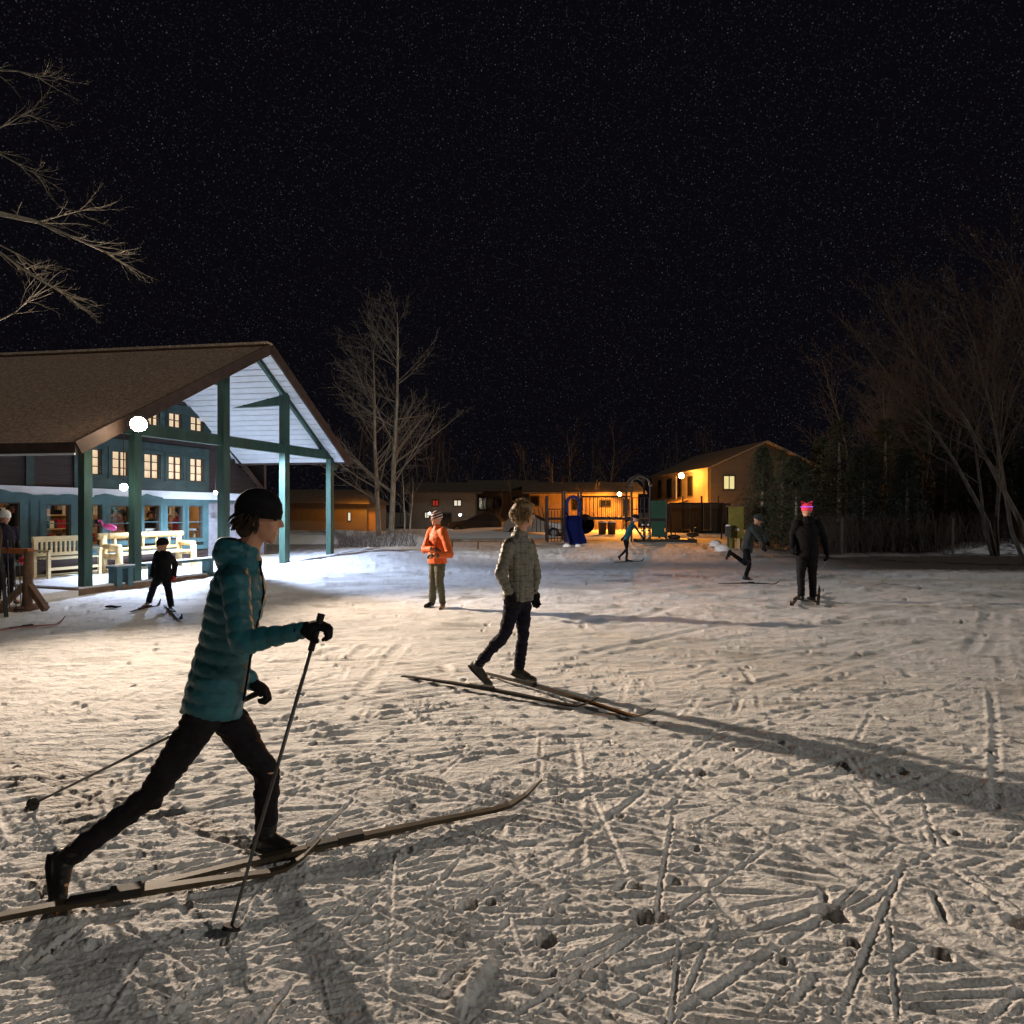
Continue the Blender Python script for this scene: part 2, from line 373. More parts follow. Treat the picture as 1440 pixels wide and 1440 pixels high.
    for i in range(620):   # fine scratches close to the camera
        y = 1.35+rng.random()**1.3*5.5; x = rng.uniform(-1, 1)*(y*.95+.3); g = rng.gauss(.1, .55) if rng.random() < .7 else rng.uniform(-1.5, 1.5); L = rng.uniform(.15, 1.1); c, s = math.cos(g), math.sin(g)
        groove((x-c*L/2, y-s*L/2), (x+c*L/2, y+s*L/2), rng.uniform(.0035, .006)+.0006*y*y, rng.uniform(.004, .010), rng.uniform(.003, .007), rng.uniform(.05, .3))
    for i in range(150):   # short cuts by ski edges and poles
        y = 1.4+rng.random()*6; x = rng.uniform(-1, 1)*(y*.95+.3); g = rng.uniform(-1.4, 1.4); L = rng.uniform(.08, .35); c, s = math.cos(g), math.sin(g)
        groove((x, y), (x+c*L, y+s*L), rng.uniform(.006, .011)+.0009*y*y, rng.uniform(.008, .02), .005, .05)
    # tracks seen in the photograph
    def g2(a, b, w, dp, bm_): A = G(*a); B = G(*b); groove((A.x, A.y), (B.x, B.y), w*.34+.0006*(A.y+B.y)**2/4, dp*.5, bm_*.45)
    g2((30, 1093), (420, 1215), .022, .02, .014); g2((430, 1240), (700, 1350), .02, .016, .012); g2((150, 1185), (150, 1086), .02, .016, .012)
    g2((760, 990), (1440, 1190), .045, .022, .018); g2((720, 985), (1300, 1190), .05, .022, .018)
    g2((850, 1098), (1320, 1172), .016, .014, .012); g2((500, 1128), (760, 1200), .02, .018, .012)
    g2((930, 1300), (1090, 1180), .02, .016, .014); g2((1180, 1440), (1280, 1210), .022, .02, .016)
    g2((700, 1440), (930, 1290), .022, .02, .016); g2((560, 1250), (700, 1300), .018, .016, .012)
    g2((1310, 1205), (1440, 1300), .03, .03, .016); g2((640, 1185), (860, 1250), .016, .014, .012)
    g2((655, 1093), (745, 1093), .018, .016, .008); g2((1110, 893), (1200, 897), .03, .03, .015)
    g2((1130, 1067), (1230, 1050), .02, .018, .01); g2((960, 1015), (985, 975), .02, .01, .01)
    g2((805, 868), (830, 890), .03, .02, .02); g2((940, 1200), (1200, 1255), .014, .012, .01)
    g2((20, 1180), (0, 1130), .04, .03, .014); g2((420, 1350), (560, 1240), .018, .014, .012)
    kf = 1-.06*(1-sst(R, 5, 11)); Z = Zs+(Z-Zs)*kf
    holes = []
    def hole(px, py, rad, dep, rim=.012):
        c = G(px, py); holes.append((c.x, c.y, rad)); si, sj = window((c.x-rad, c.y-rad), (c.x+rad, c.y+rad), rad*2.5); x = X[si, sj]; y = Y[si, sj]
        if x.size == 0: return
        d = np.hypot(x-c.x, y-c.y)/rad; d = d*(1+.35*fbm(x*25, y*25, 2))
        Z[si, sj] += -dep*(1-sst(d, .93, 1.08))+rim*.5*np.exp(-((d-1.4)/.3)**2)*(1+2*fbm(x*30, y*30, 2))
    H = [(785,1127,.036),(872,1147,.03),(893,1248,.03),(948,1240,.032),(768,1320,.045),(1170,1285,.062),(1100,1352,.02),(985,1088,.04),(1025,1055,.045),
         (915,1017,.04),(660,1272,.04),(577,1136,.035),(784,1042,.035),(855,1045,.03),(440,1047,.03),(975,935,.06),(1180,1078,.045),(1265,1085,.045),(1322,1345,.04),
         (905,1290,.05),(930,1292,.03),(1435,1300,.05),(315,1325,.02),(690,1270,.025),(1200,1330,.03),(705,905,.04),(1110,985,.05),(820,880,.06),(1240,1010,.04)]
    for px, py, rad in H: hole(px, py, rad*.88, .20 if rad > .025 else .12)
    for i in range(240):
        y = 1.5+rng.random()**1.2*14; x = rng.uniform(-1, 1)*(y*.95+.3)
        c = (x, y); rad = rng.uniform(.008, .018)*(1+.12*y); si, sj = window((x-rad, y-rad), (x+rad, y+rad), rad*2.5); xx = X[si, sj]; yy = Y[si, sj]
        if xx.size == 0: continue
        d = np.hypot(xx-x, yy-y)/rad; Z[si, sj] += -rng.uniform(.04, .12)*(1-sst(d, .7, 1.1))+.007*np.exp(-((d-1.4)/.35)**2)
    # a loose slab of crust near the camera
    a = G(635, 1425); b = G(690, 1345); si, sj = window((a.x, a.y), (b.x, b.y), .1); x = X[si, sj]; y = Y[si, sj]
    d = np.array([b.x-a.x, b.y-a.y]); L = math.hypot(*d); d /= L; u = (x-a.x)*d[0]+(y-a.y)*d[1]; v = -(x-a.x)*d[1]+(y-a.y)*d[0]
    Z[si, sj] += .03*np.exp(-(np.abs(v)/.028)**3)*sst(u, -.02, .04)*(1-sst(u, L-.04, L+.02))
    # trodden edge of the lodge deck, ploughed berm
    # soiled snow, plus shade painted into the pole holes
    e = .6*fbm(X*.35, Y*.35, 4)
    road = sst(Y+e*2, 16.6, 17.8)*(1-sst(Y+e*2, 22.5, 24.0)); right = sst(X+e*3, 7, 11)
    dirt_and_shade = road*right*.93+road*(1-right)*sst(X+e, -6, -1)*.42*(1-sst(Y+e, 19.5, 21.5))
    dirt_and_shade = np.maximum(dirt_and_shade, sst(Y+e*2, 22, 24.5)*sst(X-Y*.33+e*3, -.5, 2.5)*.85)
    dirt_and_shade = np.maximum(dirt_and_shade, sst(Y, 60, 75)*.8)
    dirt_and_shade = np.maximum(dirt_and_shade, .30*sst(fbm(X*.8+40, Y*2.6, 4), .05, .22)*sst(R, 8, 14)+.38*sst(fbm(X*1.3+4, Y*5.5, 5), .14, .26)*sst(R, 3, 7))
    dirt_and_shade = np.maximum(dirt_and_shade, .55*sst(Y, 24, 27)*(1-sst(X-Y*-.28+e*2, -1.5, 1.5)))
    dirt_and_shade = np.maximum(dirt_and_shade, .22*sst(fbm(X*9, Y*16, 4), .06, .25))
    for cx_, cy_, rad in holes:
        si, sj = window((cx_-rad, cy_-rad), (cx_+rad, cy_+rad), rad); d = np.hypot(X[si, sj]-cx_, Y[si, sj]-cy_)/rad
        if d.size: dirt_and_shade[si, sj] = np.maximum(dirt_and_shade[si, sj], (1-sst(d, .98, 1.10)))  # shade painted dark over hole floors and walls
    nR, nT = X.shape
    co = np.stack([X, Y, Z], -1).reshape(-1, 3).astype(np.float32)
    i = np.arange(nR-1)[:, None]*nT; j = np.arange(nT-1)[None, :]; a = (i+j).ravel()
    quads = np.stack([a, a+nT, a+nT+1, a+1], -1).astype(np.int32)
    me = bpy.data.meshes.new('snow_field'); me.vertices.add(len(co)); me.vertices.foreach_set('co', co.ravel())
    me.loops.add(quads.size); me.loops.foreach_set('vertex_index', quads.ravel())
    me.polygons.add(len(quads)); me.polygons.foreach_set('loop_start', np.arange(len(quads), dtype=np.int32)*4)
    me.polygons.foreach_set('use_smooth', np.ones(len(quads), bool))
    me.update(calc_edges=True)
    at = me.attributes.new('dirt_and_shade', 'FLOAT', 'POINT'); at.data.foreach_set('value', dirt_and_shade.reshape(-1).astype(np.float32))
    m = mat('trampled_snow', (.80, .80, .80), .75, .05, 2.5, .55, 55, spec=.12, attr='dirt_and_shade', attrcol=(.085, .065, .045))
    t = m.node_tree; bmp = [x for x in t.nodes if x.type == 'BUMP'][0]; pb = t.nodes['Principled BSDF']; tcn = [x for x in t.nodes if x.type == 'TEX_COORD'][0]
    mp = nd(t, 'ShaderNodeMapping'); mp.inputs['Scale'].default_value = (.55, 1.5, 1); mp.inputs['Rotation'].default_value = (0, 0, .12); t.links.new(tcn.outputs['Object'], mp.inputs[0])
    n3_ = nd(t, 'ShaderNodeTexNoise'); n3_.inputs['Scale'].default_value = 7; n3_.inputs['Detail'].default_value = 9; n3_.inputs['Roughness'].default_value = .62; t.links.new(mp.outputs[0], n3_.inputs['Vector'])
    b3 = nd(t, 'ShaderNodeBump'); b3.inputs['Strength'].default_value = .5; b3.inputs['Distance'].default_value = .07
    t.links.new(n3_.outputs['Fac'], b3.inputs['Height']); t.links.new(bmp.outputs[0], b3.inputs['Normal']); t.links.new(b3.outputs[0], pb.inputs['Normal'])
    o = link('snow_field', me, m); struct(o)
snow_ground()
print('ground ok')

# ---------------------------------------------------------------- lodge (local: x = along the wall, y = into the building, z up)
UA, UB = .33871, .94089
OX = -16.2
def bp(px, py, b):
    m = (px-720)/F; a = (-OX-UB*b-UA*b*m)/(UA-UB*m); Y = UB*a-UA*b
    return a, CAMZ-(py-720)/F*Y
def L2W(a, b, z): return Vector((OX+UA*a+UB*b, UB*a-UA*b, z))
lodge = thing('lodge', 'dark brown timber lodge with teal trim, gabled porch roof and lit windows', 'lodge', (OX, 0, 0), math.atan2(UB, UA))
def L(a, b, z): return Vector((a, -b, z))
BV, BP = 3.62, 3.17
aN, zN = bp(108, 622, BV); aA, zA = bp(380, 485, BV); aT, zT = bp(488, 644, BV)
WA0, WA1 = 14.3, 23.05
sN = (zA-zN)/(aA-aN); sT = (zA-zT)/(aT-aA)
# roof plane height at wall a: the ridge runs along rd
rda, rdb = -.194, -.981
def zroof(a, b):
    t = (BV-b)/.981; a = a+.194*t
    return zA-sN*(aA-a) if a < aA else zA-sT*(a-aA)
def off(p, t): return (p[0]+rda*t, p[1]+rdb*t, p[2])
def slab(name, p, q, t0, t1, th, m, zo=0):
    c = [off(p, t0), off(q, t0), off(q, t1), off(p, t1)]
    vs = [L(a, b, z+zo) for a, b, z in c]+[L(a, b, z+zo-th) for a, b, z in c]
    mb = MB().add(vs, [(0, 1, 2, 3), (7, 6, 5, 4), (0, 4, 5, 1), (1, 5, 6, 2), (2, 6, 7, 3), (3, 7, 4, 0)])
    o = mb.build(name, m, lodge)
    bm = bmesh.new(); bm.from_mesh(o.data); bmesh.ops.recalc_face_normals(bm, faces=bm.faces); bm.to_mesh(o.data); bm.free()
    return o
N = (aN, BV, zN); A = (aA, BV, zA); T = (aT, BV, zT)
slab('roof', N, A, 0, 15, .10, 'roof'); slab('roof', A, T, 0, 15, .10, 'roof')
# shingle courses on the near slope, low relief
MB().beam(L(aA, BV, zA+.03), L(*[off(A, 14.9)[k] for k in (0, 1)], off(A, 14.9)[2]+.03), .26, .06).build('ridge_cap', 'roofcap', lodge)
# verge boards
def ln(p, q, w, h, name, m, zo=0, up=(0, 0, 1)): return MB().beam(L(p[0], p[1], p[2]+zo), L(q[0], q[1], q[2]+zo), w, h, up).build(name, m, lodge)
ln((aN, BV+.03, zN), (aA, BV+.03, zA), .05, .25, 'verge_board', 'fascia', -.10)
ln((aA, BV+.03, zA), (aT+.12, BV+.03, zT-.08), .05, .26, 'verge_board', 'fascia', -.10)
n2 = off(N, 14.5); ln((aN-.03, BV+.02, zN-.1), (n2[0]-.03, n2[1], n2[2]-.1), .04, .20, 'eave_board', 'fascia')
ln((aN-.05, BV+.02, zN-.22), (n2[0]-.05, n2[1], n2[2]-.22), .03, .035, 'eave_drip_edge', 'white')
t2 = off(T, 5); ln((aT+.03, BV, zT-.1), (t2[0]+.03, t2[1], t2[2]-.1), .04, .18, 'eave_board', 'fascia')
# ceiling boards on the underside of the far slope
nb = 21
for i in range(nb):
    f0 = i/nb+.004; f1 = (i+1)/nb-.002; q = []
    for f in (f0, f1):
        p = (aA+(aT-aA)*f, BV-.02, zA+(zT-zA)*f-.115); q.append(p)
    c = [off(q[0], 0), off(q[1], 0), off(q[1], 3.75), off(q[0], 3.75)]
    vs = [L(a, b, z) for a, b, z in c]+[L(a, b, z-.02) for a, b, z in c]
    MB().add(vs, [(3, 2, 1, 0), (4, 5, 6, 7), (1, 5, 4, 0), (2, 6, 5, 1), (3, 7, 6, 2), (0, 4, 7, 3)]).build('ceiling_board', 'white', lodge)
# wall openings
def opening(x0, x1, y0, y1): a0, z1 = bp(x0, y0, 0); a1, _ = bp(x1, y0, 0); z0 = bp((x0+x1)/2, y1, 0)[1]; z1 = bp((x0+x1)/2, y0, 0)[1]; return a0, a1, z0, z1
UPW = [(opening(126, 140, 631, 668), 1, 3), (opening(155, 179, 634, 670), 2, 3), (opening(200, 223, 638, 673.5), 2, 3), (opening(234, 255, 641.5, 675), 2, 3), (opening(264, 284.5, 644.5, 677.5), 2, 3)]
TOPW = [(opening(204, 222, 575, 600), 2, 2), (opening(235, 253.5, 580.5, 602), 2, 2), (opening(265.5, 284, 586, 607), 2, 2)]
LOW = [(opening(-6, 25, 706, 790), 1, 1), (opening(62, 97, 709, 763), 1, 2), (opening(122, 141, 709, 768), 1, 2), (opening(153, 181, 711, 761), 1, 2),
       (opening(200, 223, 710, 758), 1, 2), (opening(233, 255, 711, 759), 1, 2), (opening(263, 283, 711, 757), 1, 2)]
def boards(z0, z1, holes, a0=WA0, a1=WA1, dz=.135, m='siding'):
    z = z0
    while z < z1-.02:
        zt = min(z+dz, z1); segs = [(a0, a1)]
        for (h0, h1, g0, g1) in holes:
            if g0 < zt-.01 and g1 > z+.01:
                ns = []
                for s0, s1 in segs:
                    if h1 <= s0 or h0 >= s1: ns.append((s0, s1)); continue
                    if h0 > s0: ns.append((s0, h0))
                    if h1 < s1: ns.append((h1, s1))
                segs = ns
        for s0, s1 in segs:
            # clip by roof plane
            while s1 > s0 and zroof(s1, 0)-.1 < zt: s1 -= .05
            while s1 > s0 and zroof(s0, 0)-.1 < zt: s0 += .05
            if s1-s0 < .05: continue
            vs = [L(s0, .035, z), L(s1, .035, z), L(s1, .01, zt+.012), L(s0, .01, zt+.012), L(s0, -.02, z), L(s1, -.02, z), L(s1, -.02, zt+.012), L(s0, -.02, zt+.012)]
            MB().add(vs, [(0, 1, 2, 3), (7, 6, 5, 4), (0, 4, 5, 1), (1, 5, 6, 2), (2, 6, 7, 3), (3, 7, 4, 0)]).build('siding_board', m, lodge)
        z += dz
def grow_(o, g): return (o[0]-g, o[1]+g, o[2]-g, o[3]+g)
AGS = bp(292, 700, 0)[0]
boards(.10, 1.95, [w[0] for w in LOW], a1=AGS)
boards(.10, 1.90, [], a0=AGS+.001, m='lit_siding')
boards(2.20, 6.2, [w[0] for w in UPW+TOPW])
def window(o, nx, ny, lit, tw=.13, bar=.022, tm='tealb'):
    a0, a1, z0, z1 = o
    w = MB().bx(a0-tw, a1+tw, -.075, -.037, z1, z1+tw*.9).bx(a0-tw-.02, a1+tw+.02, -.09, -.037, z0-tw*.8, z0).bx(a0-tw, a0, -.073, -.037, z0+.001, z1-.001).bx(a1, a1+tw, -.073, -.037, z0+.001, z1-.001).build('window', tm, lodge)
    f = MB(); e = .03
    f.bx(a0, a0+e, -.05, .06, z0, z1).bx(a1-e, a1, -.05, .06, z0, z1).bx(a0+e, a1-e, -.05, .06, z0, z0+e).bx(a0+e, a1-e, -.05, .06, z1-e, z1)
    f.build('frame', 'muntin', w)
    g = MB()
    for i in range(1, nx): x = a0+(a1-a0)*i/nx; g.bx(x-bar/2, x+bar/2, -.045, .008, z0+e, z1-e)
    for i in range(1, ny): z = z0+(z1-z0)*i/ny; g.bx(a0+e, a1-e, -.043, .006, z-bar/2, z+bar/2)
    if nx*ny > 1: g.build('muntin', 'muntin' if lit else 'tealb', w)
    if lit: MB().bx(a0+e, a1-e, .03, .04, z0+e, z1-e).build('blind', 'cream', w)
    else: MB().bx(a0+e, a1-e, .02, .026, z0+e, z1-e).build('pane', 'glass', w)
    return w
for o, nx, ny in UPW+TOPW: window(o, nx, ny, True, .10, tm='shaded_teal')
for o, nx, ny in LOW: window(o, nx, ny, False, .14)
# teal trim boards around groups and pilasters
def board(a0, a1, z0, z1, m='shaded_teal', y0=-.06, y1=-.036, name='trim_board'): return MB().bx(a0, a1, y0, y1, z0, z1).build(name, m, lodge)
ag = lambda px: bp(px, 700, 0)[0]
ztop = UPW[1][0][3]+.10; zbot = UPW[1][0][2]-.09
board(ag(120), ag(292), ztop, ztop+.20); board(ag(120), ag(292), 2.19, zbot-.001)
board(ag(120), ag(125.4)-.11, zbot, ztop-.001, y0=-.058)
for px in (147, 190, 228.5, 259.5): board(ag(px)-.16, ag(px)+.16, zbot, ztop-.001, y0=-.058)
board(ag(289)-.05, ag(292), zbot, ztop-.001, y0=-.058)
zt2 = TOPW[1][0][3]; board(ag(198), ag(292), zt2+.09, zt2+.24); board(ag(198), ag(292), TOPW[1][0][2]-.24, TOPW[1][0][2]-.09)
for px in (229, 259.5, 290): board(ag(px)-.14, ag(px)+.14, TOPW[1][0][2]-.089, zt2+.089, y0=-.058)
for px in (40, 107): board(ag(px)-.09, ag(px)+.09, 2.19, 3.0, name='pilaster')
for px, w in ((33, .12), (46, .14), (111, .11), (147, .10), (190, .12), (228, .10), (259, .10), (287.5, .10)):
    board(ag(px)-w, ag(px)+w, .62, 1.86, 'tealb', y0=-.062, name='pilaster')
board(ag(117), ag(290), .50, .62, 'tealb', y0=-.07)
board(WA0, ag(292), 1.86, 1.97, 'tealb', y0=-.085, name='header_board')
board(WA0, WA1, 1.971, 2.185, 'white', y0=-.10, name='band_board')
board(WA1-.06, WA1+.03, .1, 3.3, 'fascia', y0=-.055, name='corner_board')
board(ag(292), WA1, 1.90, 1.97, 'tealb', y0=-.09, name='header_board')
# cut-out mountain skyline on the band
def skyline(a0, a1, seed):
    r = random.Random(seed); n = int((a1-a0)/.05); vs = []; fs = []
    for i in range(n+1):
        a = a0+(a1-a0)*i/n; t = a*2.3
        z = 1.99+.13*max(0, .35+.5*math.sin(t)*math.sin(t*.37+1)+.25*abs(math.sin(t*2.7+seed)))*min(1, (i+1)/6, (n+1-i)/14)
        vs += [L(a, .1, 1.93), L(a, .1, z), L(a, .125, 1.93), L(a, .125, z)]
    for i in range(n):
        k = i*4; fs += [(k+2, k+6, k+7, k+3), (k+3, k+7, k+5, k+1), (k, k+1, k+5, k+4)]
    MB().add(vs, fs).build('mountain_cutout', 'tealb', lodge)
skyline(WA0, ag(112), 1); skyline(ag(128), ag(176), 4); skyline(ag(193), ag(225), 7)
# side and back walls, interior
mb = MB(); mb.bx(WA1-.03, WA1+.0, 0, 9, 0, 3.15).bx(WA0, WA0+.03, .0, 9, 0, 3.0).bx(WA0, WA1, 8.9, 9.0, 0, 3.2); mb.build('outer_wall', 'siding', lodge)
mb = MB(); mb.bx(WA0+.04, WA1-.04, 4.5, 4.6, .1, 2.15).bx(WA0+.04, WA0+.1, .05, 4.5, .1, 2.15).bx(WA1-.1, WA1-.04, .05, 4.5, .1, 2.15).bx(WA0+.04, WA1-.04, .06, 4.6, 2.15, 2.19).build('interior_wall', 'inwall', lodge)
MB().bx(WA0+.04, WA1-.04, .04, 4.5, .02, .11).build('interior_floor', 'infloor', lodge)
for a in (15.6, 18.0, 20.4, 22.2): light('room_light', 'POINT', L2W(a, -2.2, 1.95), (1, .70, .42), 26, .15)
for k, a in enumerate((15.6, 18.0, 20.4, 22.2)):
    t = thing('ceiling_lamp', ['round ceiling lamp inside the lodge behind the left door', 'round ceiling lamp inside the lodge behind the second window', 'round ceiling lamp inside the lodge behind the middle windows', 'round ceiling lamp inside the lodge by the right windows'][k], 'lamp', L2W(a, -2.2, 2.05), group='ceiling lamps in the lodge room')
    MB().tube([(0, 0, .1), (0, 0, .03)], .02, 6).build('stem', 'muntin', t); MB().ell((0, 0, 0), (.14, 0, 0), (0, .14, 0), (0, 0, .05)).build('shade', 'cream', t, True)
# deck
MB().bx(aN+.25, WA1+.4, -3.32, -.04, -.1, .115).build('porch_deck', 'wood', lodge)
MB().bx(aN+.30, WA1+.35, -3.26, -.05, .116, .15).build('deck_snow', 'snow', lodge)
MB().bx(aN+.25, WA1, -.62, -.06, .151, .158).build('bare_deck_strip', 'pine', lodge)
MB().bx(aN-1.2, aN+.25, -3.32, 8, -.1, .10).build('deck_snow', 'snow', lodge)
# posts
for px, w in ((120, .17), (190, .17), (314.5, .20), (400, .20), (464, .17)):
    a, _ = bp(px, 720, BP); g = L2W(a, BP, 0); z0 = float(gh(g.x, g.y))-.1
    MB().bx(a-w/2, a+w/2, -BP-w/2, -BP+w/2, z0, zroof(a, BP)-.12).build('post', 'teal', lodge)
ztie = 3.36
a0 = aN+.3
while zroof(a0, BP)-.16 < ztie+.13: a0 += .03
a1 = bp(472, 640, BP)[0]
MB().bx(a0, a1, -BP-.07, -BP+.07, ztie-.13, ztie+.13).build('tie_beam', 'teal', lodge)
a4, _ = bp(403, 600, BP); zt = bp(403, 563, BP)[1]
MB().bx(a4-.07, a4+.07, -BP+.1, .0, zt-.13, zt+.15).build('cross_beam', 'teal', lodge)
a5 = bp(466, 640, BP)[0]; MB().bx(a5-.07, a5+.07, -BP+.08, .0, ztie-.12, ztie+.10).build('cross_beam', 'teal', lodge)
MB().beam(L(a4-.02, BP, zt+.10), L(bp(337, 520, 1.6)[0], 1.6, bp(337, 520, 1.6)[1]), .10, .14).build('brace', 'teal', lodge)
MB().beam(L(bp(327, 527, 1.6)[0], 1.6, bp(327, 527, 1.6)[1]), L(bp(346, 546, 1.2)[0], 1.2, bp(346, 546, 1.2)[1]), .09, .10).build('brace', 'teal', lodge)
MB().beam(L(bp(300, 538, 1.6)[0], 1.6, bp(300, 538, 1.6)[1]), L(bp(346, 546, 1.2)[0], 1.2, bp(346, 546, 1.2)[1]), .09, .10).build('brace', 'teal', lodge)
MB().beam(L(aA, BP, zA-.24), L(a1+.05, BP, zroof(a1, BP)-.20), .10, .16).build('rafter', 'teal', lodge)
MB().beam(L(aA, BP, zA-.24), L(aN+.3, BP, zroof(aN+.3, BP)-.20), .10, .16).build('rafter', 'teal', lodge)
MB().beam(L(aA-.15, 0.1, zA-.26), L(WA1+.1, 0.1, zroof(WA1+.1, .1)-.20), .06, .14).build('rafter', 'siding', lodge)

# lamps on the lodge
t = thing('flood_lamp', 'bright warm floodlight mounted on the lodge roof edge above the windows', 'floodlight', LAMP)
for c_ in (V(0, 0, 0),):
    MB().ell(c_+V(.07, -.12, -.01), (.15, 0, 0), (0, .13, 0), (0, 0, .14), 20, 14).build('lens', 'lampwarm', t, True)
    MB().loft([(c_+V(-.04, .08, .02), (.05, .05, 0), (0, 0, .05)), (c_+V(.02, -.03, .02), (.16, .10, 0), (0, 0, .17))], 20).build('housing', 'darkmetal', t, True)
MB().tube([(-.04, .06, 0), (-.15, .18, .05), (-.3, .40, .12)], .018, 8).build('bracket', 'darkmetal', t)
t = thing('porch_lamp', 'cool white round porch lamp between the first two teal posts', 'lamp', PORCH)
MB().sph((0, 0, 0), .07, 14, 10).build('globe', 'lampcool', t, True); MB().tube([(0, 0, .06), (0, 0, 1.4)], .012, 8).build('stem', 'darkmetal', t)
t = thing('added_eave_lamp', 'added small hooded lamp under the far eave above the last teal post', 'lamp', CORNER); MB().loft([((0, -.02, .03), (.06, 0, 0), (0, .03, .05)), ((.01, .07, .0), (.07, 0, 0), (0, .03, .06))], 12).build('hood', 'darkmetal', t, True); MB().tube([(0, -.02, .05), (0, -.04, .3)], .012, 6).build('stem', 'darkmetal', t)  # added fixture for the extra yard light
t = thing('added_eave_lamp', 'added small hooded downlight under the tie beam between the third and fourth teal posts', 'lamp', DOWN); MB().loft([((0, 0, 0), (.05, 0, 0), (0, .05, 0)), ((0, 0, .12), (.03, 0, 0), (0, .03, 0))], 12).build('hood', 'darkmetal', t, True); MB().tube([(0, 0, .1), (-.1, .05, .25)], .012, 6).build('stem', 'darkmetal', t)  # added fixture for the extra cool downlight
t = thing('porch_lamp', 'cool white small porch lamp half hidden by the third teal post', 'lamp', PORCH2)
MB().sph((0, 0, 0), .05, 14, 10).build('globe', 'lampcool', t, True); MB().tube([(0, 0, .05), (-.02, .02, .7)], .012, 8).build('stem', 'darkmetal', t)
print('lodge ok')

# ---------------------------------------------------------------- porch furniture
RZ = math.atan2(UB, UA)
def slat_bench():
    a = bp(98, 809, 1.0)[0]; w0 = L2W(bp(62, 812, .95)[0], .95, 0); w1 = L2W(bp(138, 812, .95)[0], .95, 0); Ln = (w1-w0).length
    t = thing('bench', 'pale wooden bench with vertical back slats by the lodge wall', 'bench', L2W(a, .95, .158), RZ)
    h = Ln/2
    for x in (-h+.04, h-.04):
        for y, z in ((-.22, .62), (.22, .86)): MB().box((x, y, z/2), (.06, .06, z)).build('leg', 'pine', t)
        MB().box((x, -.02, .60), (.07, .52, .035)).build('armrest', 'pine', t)
    for i in range(5): MB().box((0, -.22+i*.105, .42), (2*h-.1, .085, .028)).build('seat_slat', 'pine', t)
    MB().box((0, .24, .84), (2*h, .05, .12)).build('back_rail', 'pine', t); MB().box((0, .24, .50), (2*h-.1, .04, .07)).build('back_rail', 'pine', t)
    n = int(2*h/.105)
    me = MB().box((0, 0, 0), (.045, .025, .26)).mesh('back_slat')
    for i in range(n): o = link('back_slat', me, 'pine', t); o.location = (-h+.1+(2*h-.2)*i/(n-1), .24, .66)
    MB().box((0, -.22, .20), (2*h-.1, .03, .06)).build('stretcher', 'pine', t)
slat_bench()
def log_bench():
    p0 = L2W(bp(158, 800, 1.2)[0], 1.2, 0); p1 = L2W(bp(250, 780, .7)[0], .9, 0); Ln = (p1-p0).length; h = Ln/2
    t = thing('bench', 'thick yellow log bench with open back under the middle lodge windows', 'bench', (p0+p1)/2+V(0, 0, .158), RZ)
    for x in (-h+.08, h-.08):
        for y, z in ((-.28, .58), (.24, .88)): MB().tube([(x, y, 0), (x, y, z)], [.085, .075], 12).build('leg', 'log', t, True)
        MB().tube([(x, -.30, .60), (x, .26, .62)], .07, 12).build('armrest', 'log', t, True)
        MB().tube([(x, -.30, .36), (x, .26, .36)], .05, 12).build('side_rail', 'log', t, True)
    MB().tube([(-h-.04, .25, .86), (h+.04, .25, .86)], .075, 12).build('top_rail', 'log', t, True)
    MB().tube([(-h, .25, .52), (h, .25, .52)], .045, 12).build('back_rail', 'log', t, True)
    for i in range(1, 6):
        x = -h+2*h*i/6; MB().tube([(x, .25, .5), (x, .25, .84)], .032, 8).build('spindle', 'log', t, True)
    for i in range(3): MB().box((0, -.20+i*.16, .42), (2*h-.1, .14, .05)).build('seat_plank', 'log', t)
log_bench()
def low_bench(px0, px1, label):
    a0 = bp(px0, 790, BP+.05)[0]; a1 = bp(px1, 790, BP+.05)[0]; h = (a1-a0)/2
    t = thing('low_bench', label, 'bench', L2W((a0+a1)/2, BP+.05, .08), RZ, 'low plank benches between the posts')
    MB().box((0, 0, .39), (2*h, .28, .05)).build('seat', 'tealb', t); MB().box((0, 0, .425), (2*h-.02, .26, .02)).build('snow_cap', 'snow', t)
    for x in (-h+.35, h-.35): MB().box((x, 0, .18), (.12, .24, .37)).build('leg', 'tealb', t)
low_bench(156, 184, 'low snow capped plank bench left of the second teal post'); low_bench(197, 308, 'long low snow capped plank bench between the second and third teal posts')
# flamingo
p = L2W(bp(151, 740, 1.9)[0], 1.9, 0); zf = CAMZ-(740-720)/F*p.y
t = thing('flamingo_ornament', 'pink plastic flamingo garden ornament on thin wire legs in front of the window', 'ornament', (p.x, p.y, .15)); zz = zf-.15
MB().ell((.06, 0, zz-.02), (.15, 0, -.04), (0, .07, 0), (.02, 0, .07), 14, 10).build('body', 'pink', t, True)
MB().tube([(-.05, 0, zz), (-.10, 0, zz+.03), (-.12, 0, zz+.08), (-.15, 0, zz+.13), (-.19, 0, zz+.13), (-.21, 0, zz+.10)], [.035, .024, .02, .024, .024, .010], 10).build('neck', 'pink', t, True)
MB().tube([(-.21, 0, zz+.105), (-.235, 0, zz+.06)], [.012, .004], 8).build('beak', 'black', t)
for y in (-.02, .02): MB().tube([(.05, y, 0), (.04, y, zz-.05)], .005, 6).build('leg', 'darkmetal', t)

